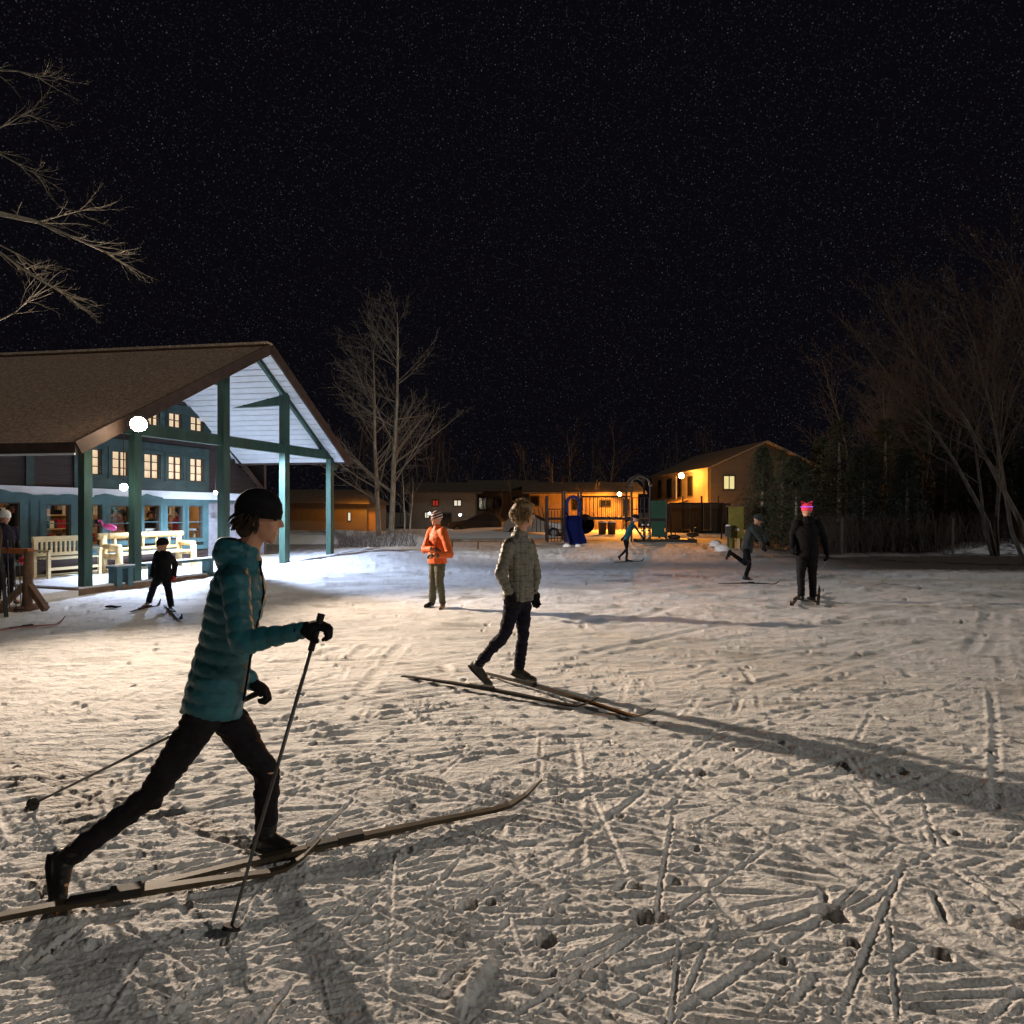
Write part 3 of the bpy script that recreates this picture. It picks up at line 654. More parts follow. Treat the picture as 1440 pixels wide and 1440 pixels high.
# ---------------------------------------------------------------- skis, poles, rack
def ski(p, q, label, m='skid', w=.047, group=None, lift=.016, binding=.5):
    p, q = Vector(p), Vector(q); d = (q-p); Ln = d.length; d.normalize(); sd = d.cross(Vector((0, 0, 1))).normalized(); up = sd.cross(d)
    t = thing('ski', label, 'ski', (p+q)/2, group=group); vs = []; fs = []; n = 22
    for i in range(n+1):
        f = i/n; c = p+d*(f*Ln)-(p+q)/2; lf = lift+.012*math.sin(math.pi*min(1, f/.9)); lf += .11*max(0, (f-.88)/.12)**1.8; ww = w*(.86+.14*math.cos((f-.5)*6)**2)*(1 if f < .93 else max(.15, 1-(f-.93)/.07*.8)); th = .010+.012*math.sin(math.pi*f)
        for a, b in ((-.5, 0), (.5, 0), (.42, 1), (-.42, 1)): vs.append(c+sd*(a*ww)+up*(lf+b*th))
    for i in range(n):
        k = i*4
        for a in range(4): fs.append((k+a, k+(a+1) % 4, k+4+(a+1) % 4, k+4+a))
    fs += [(3, 2, 1, 0), (n*4, n*4+1, n*4+2, n*4+3)]
    MB().add(vs, fs).build('board', m, t)
    if binding is not None:
        c = p+d*(binding*Ln)-(p+q)/2+up*(lift+.035)
        MB().beam(c-d*.02, c+d*.10, .055, .03).beam(c-d*.16, c-d*.02, .045, .012).build('binding', 'rubber', t)
    return t
def pole(top, tip, label, group=None, m='alu', gripdir=None):
    top, tip = Vector(top), Vector(tip); t = thing('ski_pole', label, 'ski pole', tip, group=group); d = top-tip; Ln = d.length; d.normalize()
    MB().tube([(0, 0, 0), d*(Ln-.12)], [.006, .009], 8).build('shaft', m, t, True); MB().tube([d*(Ln-.14), d*(Ln+.02)], [.014, .017], 8).build('grip', 'rubber', t, True)
    A = d.orthogonal().normalized(); B = d.cross(A); MB().loft([(d*.05, A*.036, B*.036), (d*.062, A*.030, B*.030)], 14).build('basket', 'rubber', t)
    return t
def rack():
    c = P(38, 775, 10.4); t = thing('ski_rack', 'rustic wooden ski rack with an orange crossbar at the left edge', 'ski rack', (c.x, c.y, 0)); z = c.z
    for dx, dy in ((0, 0), (-1.15, .35)):
        MB().tube([(dx, dy, 0), (dx+.03, dy, z)], [.075, .065], 9).build('post', 'wood', t, True)
        for s in (-1, 1): MB().beam((dx+s*.38, dy-.1, .03), (dx+s*.03, dy, .42), .09, .09).build('brace', 'wood', t)
        MB().beam((dx-.1, dy-.42, .04), (dx-.0, dy+.4, .04), .12, .08).build('foot', 'wood', t)
    MB().beam((.06, 0, z), (-.62, .18, z+.0), .10, .085).build('crossbar', 'orangewood', t); MB().beam((-.62, .18, z), (-1.25, .38, z), .10, .085).build('crossbar', 'wood', t)
    r = random.Random(5); tx = ['first', 'second', 'third', 'fourth', 'fifth']
    for i, px in enumerate((17, 26, 33)):
        b = G(px-3, 862); top = P(px-7, 772, 10.5); top.z = 1.0
        pole(top+V(0, 0, .12), b, ['black ski pole leaning on the rack, farthest left of three', 'black ski pole leaning on the rack, middle of three', 'black ski pole leaning on the rack, nearest its post'][i], 'poles leaning on the rack')
    b = G(9, 868); top = P(-1, 762, 9.9); ski(b, top, 'black ski leaning upright against the rack at the picture edge', 'skid', .06, binding=.5, lift=.0)
    b = G(-12, 872); top = P(2, 742, 9.9); ski(b, top, 'grey ski leaning upright beside the black one at the rack', 'skib', .06, binding=.5, lift=.0)
rack()
a, b = G(-30, 893), G(92, 879); ski(a, b, 'dark red ski lying flat on the snow before the ski rack', 'skired', .07)
g = G(155, 855); t = thing('dropped_glove', 'small black glove lying on the snow in front of the deck', 'glove', g)
mb = MB(); mb.ell((0, 0, .025), (.09, 0, 0), (0, .045, 0), (0, 0, .022))
for i in range(4): mb.rc((.07, -.035+i*.023, .02), .011, (.14+.01*(i % 2), -.045+i*.03, .018), .010, 8)
mb.rc((.0, .04, .02), .013, (.05, .08, .018), .011, 8); mb.build('glove_shell', 'black', t, True)

# ---------------------------------------------------------------- figures
DG = bpy.context.evaluated_depsgraph_get
def remesh(mb, name, m, parent, voxel, it=5, fn=None, attrfn=None, fac=.5):
    me = mb.mesh('tmp'); o = bpy.data.objects.new('tmp', me); COL.objects.link(o)
    r = o.modifiers.new('r', 'REMESH'); r.mode = 'VOXEL'; r.voxel_size = voxel; r.adaptivity = 0
    if it: s = o.modifiers.new('s', 'SMOOTH'); s.factor = fac; s.iterations = it
    bpy.context.view_layer.update(); dg = DG(); e = bpy.data.meshes.new_from_object(o.evaluated_get(dg)); bpy.data.objects.remove(o); bpy.data.meshes.remove(me)
    e.name = name; e.materials.clear()
    n = len(e.vertices)
    if fn or attrfn:
        co = np.empty(n*3, np.float32); e.vertices.foreach_get('co', co); co = co.reshape(-1, 3); no = np.empty(n*3, np.float32); e.vertices.foreach_get('normal', no); no = no.reshape(-1, 3)
        if attrfn:
            at = e.attributes.new('seam', 'FLOAT', 'POINT'); at.data.foreach_set('value', attrfn(co).astype(np.float32))
        if fn: co = co+no*fn(co)[:, None]; e.vertices.foreach_set('co', co.astype(np.float32).ravel())
    e.polygons.foreach_set('use_smooth', [True]*len(e.polygons)); e.update()
    return link(name, e, m, parent, True)
def n3(co, f, seed=0):
    x, y, z = co[:, 0]*f+seed, co[:, 1]*f, co[:, 2]*f
    return (vn(x+z*.7, y+z)+vn(y*1.7+9, z*1.7+x)+vn(z*1.3+x*1.1+5, x-y))/3-.5
def stand(base, f, H, over=None):
    f = Vector(f).normalized(); l = Vector((0, 0, 1)).cross(f); b = Vector(base); z = Vector((0, 0, H))
    J = dict(f=f, hf=f, H=H, head=b+z*.93+f*.01*H, neck=b+z*.835, chest=b+z*.72, pelvis=b+z*.53)
    for s, k in ((1, 'L'), (-1, 'R')):
        J['sh'+k] = b+z*.80+l*(s*.105*H); J['el'+k] = b+z*.63+l*(s*.14*H)-f*.01*H; J['wr'+k] = b+z*.49+l*(s*.145*H)+f*.04*H
        J['hip'+k] = b+z*.51+l*(s*.052*H); J['kn'+k] = b+z*.28+l*(s*.058*H)+f*.012*H; J['an'+k] = b+z*.05+l*(s*.06*H); J['toe'+k] = b+z*.022+l*(s*.065*H)+f*.125*H
    if over: J.update(over)
    return J
def hand(mb, w, d, n, ts, s, th=1.0, curl=1.0, q=10):
    d = d.normalized(); n = (n-d*n.dot(d)).normalized(); sd = d.cross(n)*ts
    mb.ell(w+d*.045*s, d*.052*s, sd*.042*s*th, n*.019*s*th, q, 8)
    for i, ln_ in enumerate((.95, 1.08, 1.0, .8)):
        x = (1.5-i)*.0205*s; p = w+d*(.086-.004*abs(1.3-i))*s+sd*x; r = .0095*s*th; a = 0
        for k, (sg, an) in enumerate(((.042, .55), (.027, .95), (.021, .75))):
            a += an*curl; q1 = p+(d*math.cos(a)+n*math.sin(a))*(sg*ln_*s); mb.rc(p, r*(1-.08*k), q1, r*(.92-.08*k), 8); p = q1
    p = w+d*.02*s+sd*.030*s; d1 = (d*.55+sd*.65+n*.45*curl).normalized(); q1 = p+d1*.045*s; mb.rc(p, .014*s*th, q1, .0115*s*th, 8)
    d2 = (d*.75+sd*.15+n*.6*curl).normalized(); mb.rc(q1, .0112*s*th, q1+d2*.032*s, .0098*s*th, 8)
def headmesh(mb, c, f, up, s):
    f = f.normalized(); up = (up-f*up.dot(f)).normalized(); l = up.cross(f)
    mb.ell(c+up*.022*s-f*.012*s, l*.076*s, f*.096*s, up*.092*s, 16, 12); mb.ell(c-up*.032*s+f*.022*s, l*.060*s, f*.068*s, up*.082*s, 14, 10)
    mb.sph(c-up*.098*s+f*.062*s, .024*s); mb.rc(c+f*.088*s+up*.012*s, .009*s, c+f*.106*s-up*.026*s, .013*s, 8)
    mb.rc(c+f*.078*s+l*.032*s+up*.024*s, .013*s, c+f*.078*s-l*.032*s+up*.024*s, .013*s, 8)
    mb.rc(c+f*.082*s+l*.018*s-up*.060*s, .0085*s, c+f*.082*s-l*.018*s-up*.060*s, .0085*s, 8); mb.rc(c+f*.080*s+l*.015*s-up*.073*s, .009*s, c+f*.080*s-l*.015*s-up*.073*s, .009*s, 8)
    for k in (-1, 1):
        mb.ell(c+l*k*.077*s-f*.008*s-up*.012*s, l*.009*s, f*.02*s, up*.032*s, 8, 6); mb.sph(c+l*k*.034*s+f*.062*s-up*.028*s, .024*s, 8, 6)
    return f, up, l
def person(label, J, jac, trs, boots, gl, hat=None, hair=None, voxel=.012, jfn=None, jattr=None, hood=False, group=None, bag=1.0, hem=.0, bulk=1.0, curl=1.0, palm=None, mitt=False, hatband=None, boota=None):
    H = J['H']; s = H/1.75; up = V(0, 0, 1); f = J['f'].normalized(); hs = s*(1.0 if H > 1.5 else 1.18 if H > 1.3 else 1.3)
    base = (J['anL']+J['anR'])/2; base = V(base.x, base.y, float(gh(base.x, base.y)))
    t = thing('person', label, 'person', base, group=group)
    pel, ch, nk, hd = J['pelvis'], J['chest'], J['neck'], J['head']; l = (J['shL']-J['shR']).normalized(); ax = (nk-pel).normalized(); fw = l.cross(ax).normalized()
    hup = (hd-nk).normalized(); hup = (hup*.5+up*.5+ax*.2).normalized()
    # body: one continuous mesh
    b = MB(); hf, hu, hl = headmesh(b, hd, J['hf'], hup, hs)
    b.rc(nk-ax*.02*s, .054*s, hd-hu*.07*hs-hf*.015*hs, .052*hs)
    b.loft([(pel-ax*.06*s, l*.13*s, fw*.09*s), (pel+ax*.06*s, l*.135*s, fw*.09*s), (pel.lerp(ch, .55), l*.12*s, fw*.085*s), (ch, l*.145*s, fw*.10*s), (nk-ax*.09*s, l*.13*s, fw*.08*s), (nk-ax*.02*s, l*.05*s, fw*.05*s)], 16)
    for k in 'LR':
        b.rc(J['sh'+k], .045*s, J['el'+k], .036*s); b.rc(J['el'+k], .036*s, J['wr'+k], .026*s)
        b.rc(J['hip'+k], .072*s, J['kn'+k], .048*s); b.rc(J['kn'+k], .048*s, J['an'+k], .036*s); b.rc(J['an'+k], .034*s, J['toe'+k], .028*s)
        d = (J['wr'+k]-J['el'+k]); d = J.get('hd'+k, d); pn = J.get('pn'+k, (f*.3-l*(1 if k == 'L' else -1)))
        if gl is None: hand(b, J['wr'+k], d, pn, 1 if k == 'L' else -1, s, 1, curl)
        else: b.rc(J['wr'+k], .024*s, J['wr'+k]+d.normalized()*.07*s, .018*s)
    remesh(b, 'body', 'skin', t, min(voxel, .0085*s) if H > 1.6 else voxel*.8, 3)
    for k in (-1, 1):
        c = hd+hf*.079*hs+hl*k*.031*hs+hu*.006*hs; MB().sph(c, .0125*hs, 8, 6).build('eye', 'eye', t, True, True)
    # jacket
    j = MB(); hm = pel-ax*(.07+hem)*s
    bk = s*bulk
    j.loft([(hm, l*.172*bk, fw*.136*bk), (pel+ax*.05*s, l*.170*bk, fw*.132*bk), (pel.lerp(ch, .5), l*.155*bk, fw*.122*bk), (ch, l*.175*bk, fw*.130*bk), (ch.lerp(nk, .45), l*.172*s, fw*.115*s), (nk-ax*.055*s, l*.120*s, fw*.090*s), (nk+ax*.02*s, l*.070*s, fw*.070*s)], 22)
    for k in 'LR':
        j.rc(J['sh'+k], .064*s*bag, J['el'+k], .052*s*bag); j.rc(J['el'+k], .052*s*bag, J['wr'+k], .040*s*bag); j.rc(nk-ax*.075*s, .068*s, J['sh'+k], .060*s)
    j.rc(nk, .068*s, nk+hup*.035*s, .064*s)
    if hood: j.ell(nk-fw*.075*s+ax*.0*s, l*.105*s, fw*.07*s, ax*.085*s); j.ell(nk+ax*.02*s-fw*.05*s, l*.11*s, fw*.055*s, ax*.04*s)
    wr = lambda co: .014*s*n3(co, 13, 3)+.009*s*n3(co, 30, 8)+.005*s*n3(co, 60, 1)
    segs = [('sh'+k, 'el'+k) for k in 'LR']+[('el'+k, 'wr'+k) for k in 'LR']
    def uv(co):
        co = co.astype(float)
        def sd_(p, q):
            p, q = np.array(p), np.array(q); d = q-p; u = np.clip(((co-p)@d)/(d@d), 0, 1); return np.linalg.norm(co-p-u[:, None]*d, axis=1), u*np.linalg.norm(d)
        D, U = sd_(pel, nk); D = D*.42; az = np.arctan2((co-np.array(pel))@np.array(l), (co-np.array(pel))@np.array(fw)); U = ((co-np.array(pel))@np.array(ax)); best = D.copy(); W = az*.14
        for a, c in segs:
            d2, u2 = sd_(J[a], J[c]); m_ = d2 < best; best[m_] = d2[m_]; off_ = 0 if a[0] == 's' else .0; U[m_] = u2[m_]+off_; W[m_] = 0
        return U, W
    fn = (lambda co: wr(co)+jfn(*uv(co))*s) if jfn else wr
    remesh(j, 'jacket', jac, t, voxel, 4, fn, (lambda co: jattr(*uv(co))) if jattr else None)
    # trousers
    q = MB(); q.ell(pel-ax*.04*s, l*.138*s, fw*.104*s, ax*.11*s, 16, 10)
    for k in 'LR': q.rc(J['hip'+k], .088*s*bag, J['kn'+k], .060*s*bag); q.rc(J['kn'+k], .060*s*bag, J['an'+k]+(J['kn'+k]-J['an'+k]).normalized()*.04*s, .050*s*bag)
    remesh(q, 'trousers', trs, t, voxel, 4, lambda co: .022*s*n3(co, 11, 1)+.024*s*n3(co*np.array([.6, 1, 2.4]), 20, 5)+.006*s*n3(co, 48, 2))
    # boots
    for k in 'LR':
        an, to = J['an'+k], J['toe'+k]; d = (to-an); d2 = d.normalized(); leg = (J['kn'+k]-an).normalized(); dn = leg - d2*leg.dot(d2); dn = dn.normalized() if dn.length > .01 else up
        m_ = MB(); m_.rc(an+leg*.06*s, .048*s, an, .044*s); heel = an-dn*.012*s-d2*.03*s; m_.rc(heel, .036*s, to, .030*s); m_.rc(an+d2*.02*s, .042*s, an.lerp(to, .6), .034*s)
        sl = -dn*.040*s; sdv = d2.cross(dn).normalized(); m_.loft([(heel+sl-d2*.03*s, sdv*.03*s, dn*.014*s), (heel+sl+d2*.03*s, sdv*.036*s, dn*.014*s), (an.lerp(to, .6)+sl*.85, sdv*.036*s, dn*.014*s), (to+sl*.6+d2*.02*s, sdv*.026*s, dn*.012*s)], 12)
        bo = remesh(m_, 'boot', boots, t, voxel*.75, 2)
    # gloves
    if gl:
        for k in 'LR':
            d = (J['wr'+k]-J['el'+k]); d = J.get('hd'+k, d); pn = J.get('pn'+k, (f*.3-l*(1 if k == 'L' else -1))); g = MB(); w = J['wr'+k]
            hand(g, w, d, pn, 1 if k == 'L' else -1, s*1.05, 1.35, curl); g.rc(w-d.normalized()*.04*s, .040*s, w+d.normalized()*.02*s, .034*s)
            m_ = gl[0 if k == 'L' else 1] if isinstance(gl, tuple) else gl
            remesh(g, 'glove', m_, t, voxel*.55, 2, lambda co: .003*n3(co, 40, 2))
    if hair:
        hk = .90 if hat else 1
        h = MB(); h.ell(hd+hu*.030*hs-hf*.022*hs, hl*.090*hs*hk, hf*.104*hs*hk, hu*.100*hs*hk, 18, 14); h.ell(hd-hu*.035*hs-hf*.050*hs, hl*.080*hs, hf*.062*hs, hu*.078*hs, 14, 10)
        if not hat: h.ell(hd+hu*.085*hs+hf*.045*hs, hl*.062*hs, hf*.052*hs, hu*.032*hs)
        rr = random.Random(4)
        for i in range(950):
            a = rr.uniform(-math.pi, math.pi); e = rr.uniform(-.75, 1.45); dr = hl*math.sin(a)*math.cos(e)-hf*math.cos(a)*math.cos(e)+hu*math.sin(e)
            if dr.dot(hf) > .45 and e < .75: continue
            if hat and e > -.05: continue
            p = hd+hu*.02*hs-hf*.022*hs+Vector(dr)*.088*hs; dd = (dr*.5+hl*rr.uniform(-.5, .5)-hu*(.9 if e < .9 else .1)-hf*.25).normalized(); ln_ = rr.uniform(.03, .06)*hs
            h.tube([p, p+dd*ln_*.5+dr*.008*hs, p+dd*ln_], [.0045*hs, .0035*hs, .001*hs], 4)
        if hair == 'hair': h.tube([hd+hu*.11*hs-hf*.02*hs, hd+hu*.15*hs-hf*.03*hs, hd+hu*.165*hs-hf*.015*hs], [.016*hs, .010*hs, .003*hs], 6)
        h.build('hair', hair, t, True, True)
    if hat:
        rs = [(-.012, 1.03), (.02, 1.06), (.05, 1.01), (.078, .86), (.100, .64), (.112, .36), (.117, .06)]
        MB().loft([(hd+hu*(.025+z*1.0)*hs-hf*.012*hs, hl*.084*r*hs, hf*.105*r*hs) for z, r in rs], 20).build('hat', hat, t, True, True)
        MB().loft([(hd+hu*(.002)*hs-hf*.010*hs, hl*.088*hs, hf*.109*hs), (hd+hu*.042*hs-hf*.010*hs, hl*.091*hs, hf*.112*hs), (hd+hu*.046*hs-hf*.010*hs, hl*.083*hs, hf*.10*hs)], 20).build('hat_brim', hatband or hat, t, True, True)
    return t, dict(hd=hd, hf=hf, hu=hu, hl=hl, hs=hs)

# running skier
def quilt(w, amp, both=False):
    def f(U, W):
        a = np.abs(np.sin(np.pi*U/w))**.5
        if both: a = a*np.abs(np.sin(np.pi*W/w*.9+.3))**.5*(np.abs(W) > 1e-6)+a*(np.abs(W) <= 1e-6)
        return amp*(a-.6)
    return f
def seam(w, both=False, sharp=.13):
    def f(U, W):
        a = np.abs(np.sin(np.pi*U/w))
        if both: b = np.where(np.abs(W) > 1e-6, np.abs(np.sin(np.pi*W/w*.9+.3)), 1); a = np.minimum(a, b)
        return 1-np.clip(a/sharp, 0, 1)
    return f
J = dict(H=1.70, f=V(1, .12, 0), hf=V(1, .1, -.12), head=P(366, 728, 3.0), neck=P(344, 782, 3.0), chest=P(333, 840, 3.0), pelvis=P(303, 978, 3.0),
 shR=P(330, 812, 2.84), shL=P(348, 812, 3.16), elR=P(340, 905, 2.76), wrR=P(424, 886, 2.76), elL=P(318, 905, 3.26), wrL=P(352, 960, 3.22),
 hipR=P(292, 1000, 2.92), hipL=P(312, 998, 3.08), knR=P(212, 1118, 2.86), anR=P(88, 1212, 2.74), toeR=P(84, 1262, 2.64),
 knL=P(376, 1088, 3.04), anL=P(374, 1180, 2.99), toeL=P(418, 1199, 2.96), hdR=V(1, .05, .25), pnR=V(.1, .1, -1), hdL=V(.9, .1, -.5), pnL=V(-.2, -.1, -1))
t, hh = person('skier striding past in a teal quilted jacket and black tights, nearest to the camera', J, 'tealjacket', 'black2', 'bootblack', 'black', hair='darkhair', hat='black', voxel=.0095, jfn=quilt(.062, .010), jattr=seam(.062), hood=True, hem=.02, curl=1.25)
MB().tube([J['neck']+V(.075, -.01, -.02), J['chest']+V(.135, -.02, .02), J['chest'].lerp(J['pelvis'], .5)+V(.13, -.02, 0), J['pelvis']+V(.14, -.02, -.02)], .005, 6).build('zip', 'black', t, True, True)
hr = J['wrR']+V(.07, .0, .02); pole(hr+V(.01, 0, .03), G(318, 1328)+V(0, 0, .0), 'ski pole in the near hand of the striding skier, tip planted in the foreground')
hl_ = J['wrL']+V(.06, 0, -.04); pole(hl_, G(36, 1136), 'ski pole of the striding skier trailing low behind to the left')
ski(G(95, 1283), G(762, 1131), 'front ski of the striding skier reaching across the foreground', 'skib', .05, binding=.5, lift=.02)
ski(G(-190, 1345), G(452, 1236)+V(0, 0, .02), 'rear ski of the striding skier nearest to the camera', 'skib', .05, binding=.5, lift=.04)

# man in quilted jacket
J = dict(H=1.73, f=V(.93, .38, 0), hf=V(.9, .42, .0), head=P(737, 723, 6.0), neck=P(731, 751, 6.02), chest=P(729, 784, 6.02), pelvis=P(729, 832, 6.0),
 shR=P(716, 765, 5.90), shL=P(744, 765, 6.16), elR=P(704, 806, 5.80), wrR=P(716, 836, 5.80), elL=P(754, 808, 6.22), wrL=P(751, 832, 6.20),
 hipR=P(723, 846, 5.94), hipL=P(735, 846, 6.06), knR=P(710, 892, 5.9), anR=P(670, 937, 5.94), toeR=P(689, 962, 5.84),
 knL=P(736, 893, 6.04), anL=P(729, 944, 6.06), toeL=P(751, 956, 5.99), hdR=V(.35, .05, -1), pnR=V(.3, .9, 0), hdL=V(.15, 0, -1), pnL=V(.2, -.9, 0))
person('man with tousled dark blond hair in a grey quilted jacket walking on skis, picture centre', J, 'grayquilt', 'blacknavy', 'boot', 'black', hair='hair', voxel=.0095, jfn=quilt(.052, .010, True), jattr=seam(.052, True, .2), hem=.01, curl=.7, bag=1.0)
ski(G(566, 954), G(842, 1004), 'rear ski of the man in the grey quilted jacket', 'skid', .055, binding=.46, lift=.02)
ski(G(682, 950), G(922, 1022), 'front ski of the man in the grey quilted jacket', 'skid', .055, binding=.30, lift=.02)

# teen in orange
g0 = G(615, 856); J = stand(g0, (-.75, -.65, 0), 1.60, dict(hf=V(-.85, -.5, -.05)))
f = J['f']; l = V(0, 0, 1).cross(f)
J.update(elL=J['shL']+V(.03, -.06, -.27), wrL=P(609, 778, 10.25), elR=J['shR']+V(-.10, .02, -.26), wrR=P(600, 780, 10.30), anL=G(623, 856)+V(0, 0, .07), toeL=G(619, 860)+V(0, 0, .035), anR=G(608, 853)+V(0, 0, .07), toeR=G(598, 855)+V(0, 0, .035))
J['elR'] = P(597, 773, 10.45); J['wrR'] = P(610, 772, 10.25); J['elL'] = P(633, 780, 10.3); J['wrL'] = P(612, 781, 10.12)
J['hdL'] = V(-1, .1, .12); J['hdR'] = V(1, -.1, -.1); J['pnL'] = V(0, .3, -1); J['pnR'] = V(.3, .2, -1)
person('youth in a bright orange jacket, olive trousers and striped hat standing with folded arms', J, 'orange', 'olive', 'bootblack', 'olive', hat='stripe', voxel=.013, hood=False, hem=.04, bag=1.28, bulk=1.18)
# child by the porch
g0 = G(229, 858); J = stand(g0, (-.45, -.9, 0), 1.14, dict(hf=V(-.75, -.6, -.1)))
J.update(anR=G(209, 851)+V(0, 0, .05), toeR=G(200, 856)+V(0, 0, .03), anL=G(241, 858)+V(0, 0, .05), toeL=G(246, 865)+V(0, 0, .03), knR=P(216, 825, 10.7), knL=P(236, 826, 10.5), wrR=P(214, 808, 10.5), wrL=P(245, 810, 10.45), elR=P(217, 795, 10.7), elL=P(246, 792, 10.6))
person('small child in dark clothes with one red mitten and a dark cap near the porch', J, 'black', 'black', 'bootblack', ('red', 'black'), hat='black', voxel=.012, bag=1.45, hem=.10, bulk=1.38)
ski(G(184, 862), G(226, 853), 'short dark ski under the right foot of the child', 'skid', .06); ski(G(232, 853), G(256, 876), 'short dark ski under the left foot of the child', 'skid', .06)
# person with glowing hat
g0 = G(1135, 846); J = stand(g0, (.05, 1, 0), 1.74)
J.update(wrL=P(1114, 770, 11.4), elL=P(1115, 752, 11.5), wrR=P(1163, 778, 11.4), elR=P(1158, 755, 11.5), hdR=V(.15, 0, -1), hdL=V(0, 0, -1))
t, hh = person('person in black seen from behind wearing a pink hat with a glowing band', J, 'black', 'black2', 'bootblack', 'black', hat='pinkhat', voxel=.014, bag=1.25, hem=.05, bulk=1.15, hood=True)
c, u, f_, l_, s_ = hh['hd'], hh['hu'], hh['hf'], hh['hl'], hh['hs']
def ring(mb, c, A, B, r, n=28, k=6):
    A, B = Vector(A), Vector(B); N_ = A.cross(B).normalized(); vs = []; fs = []
    for i in range(n):
        t_ = 2*math.pi*i/n; o = A*math.cos(t_)+B*math.sin(t_); on = o.normalized()
        for j in range(k): a = 2*math.pi*j/k; vs.append(Vector(c)+o+on*(r*math.cos(a))+N_*(r*math.sin(a)))
    for i in range(n):
        for j in range(k): fs.append((i*k+j, ((i+1) % n)*k+j, ((i+1) % n)*k+(j+1) % k, i*k+(j+1) % k))
    return mb.add(vs, fs)
ring(MB(), c+u*.075*s_, l_*.095*s_, f_*.115*s_, .008*s_).build('glow_band', 'led', t, True, True)
for k in (-1, 1): MB().tube([c+u*.09*s_+l_*k*.07*s_, c+u*.17*s_+l_*k*.10*s_, c+u*.14*s_+l_*k*.03*s_], [.022*s_, .014*s_, .016*s_], 8).build('hat_peak', 'pinkhat', t, True, True)
pole(P(1166, 790, 11.4)+V(0, 0, .06), G(1148, 809), 'ski pole held low in the right hand of the person with the pink hat')
ski(G(1124, 838), G(1112, 856), 'short pale ski left of the person with the pink hat', 'skib', .06); ski(G(1150, 852), G(1152, 832), 'dark ski right of the person with the pink hat', 'skid', .06)
# balancing skier
J = dict(H=1.68, f=V(.97, -.2, 0), hf=V(.9, -.3, -.4), head=P(1066, 731, 15.1), neck=P(1060, 739, 15.15), chest=P(1056, 747, 15.2), pelvis=P(1051, 772, 15.25),
 shR=P(1058, 743, 15.0), shL=P(1062, 743, 15.35), elR=P(1068, 757, 14.95), wrR=P(1073, 768, 14.85), elL=P(1074, 750, 15.5), wrL=P(1079, 762, 15.4),
 hipR=P(1050, 775, 15.15), hipL=P(1051, 775, 15.35), knR=P(1054, 794, 15.1), anR=P(1048, 812, 15.15), toeR=P(1058, 815, 15.05), knL=P(1048, 792, 15.6), anL=P(1027, 777, 15.65), toeL=P(1022, 786, 15.65))
person('dark dressed skier leaning forward with one leg kicked back beside the evergreen', J, 'greytrs', 'black', 'bootblack', 'black', hat='greytrs', voxel=.018)
ski(G(1010, 822), G(1098, 823), 'dark ski under the standing leg of the leaning skier', 'skid', .06)
# far child
J = dict(H=1.30, f=V(.95, -.3, 0), hf=V(.95, -.2, -.2), head=P(894, 729, 20.5), neck=P(890, 735, 20.5), chest=P(887, 742, 20.5), pelvis=P(880, 758, 20.55),
 shR=P(887, 739, 20.3), shL=P(892, 739, 20.7), elR=P(882, 749, 20.2), wrR=P(876, 757, 20.2), elL=P(899, 749, 20.8), wrL=P(904, 756, 20.8),
 hipR=P(879, 761, 20.45), hipL=P(882, 761, 20.6), knR=P(882, 774, 20.4), anR=P(881, 787, 20.4), toeR=P(887, 789, 20.35), knL=P(881, 773, 20.8), anL=P(871, 783, 20.8), toeL=P(872, 787, 20.8))
person('child in a teal jacket skiing in front of the playground tower', J, 'tealjacket', 'black', 'bootblack', 'black', hat='black', voxel=.02)
ski(G(864, 792), G(906, 790), 'short ski under the child in front of the playground', 'skid', .06)
# person by the ski rack
J = stand(onground(P(6, 800, 11.1).x, 11.1), (.8, -.3, 0), 1.62, dict(hf=V(.9, -.3, -.2)))
person('person in dark clothes with a white cap behind the ski rack at the left edge', J, 'blacknavy', 'black', 'bootblack', 'red', hat='whitecap', voxel=.018)
# people indoors
def indoor(px, b, H, f, jac, label, hair='darkhair', **k):
    a = bp(px, 720, b)[0]; J = stand(L2W(a, b, .11), f, H, k.get('over')); person(label, J, jac, 'olive', 'bootblack', None, hair=hair, voxel=.022)
indoor(161, -1.3, 1.62, (.8, -.5, 0), 'orange', 'person with dark hair in an orange top seen through the lodge window by the flamingo')
indoor(172, -2.2, 1.55, (-.8, -.5, 0), 'black', 'person in black inside the lodge beside the one in orange')
indoor(250, -.9, 1.58, (-.5, -.8, 0), 'red', 'person in a red top standing inside the sixth lodge window')
indoor(16, -1.0, 1.70, (.7, -.7, 0), 'black', 'person in black inside the left glass door of the lodge')
indoor(212, -1.8, 1.5, (.5, -.7, 0), 'greytrs', 'person in grey inside the lodge behind the small table')
print('people ok')
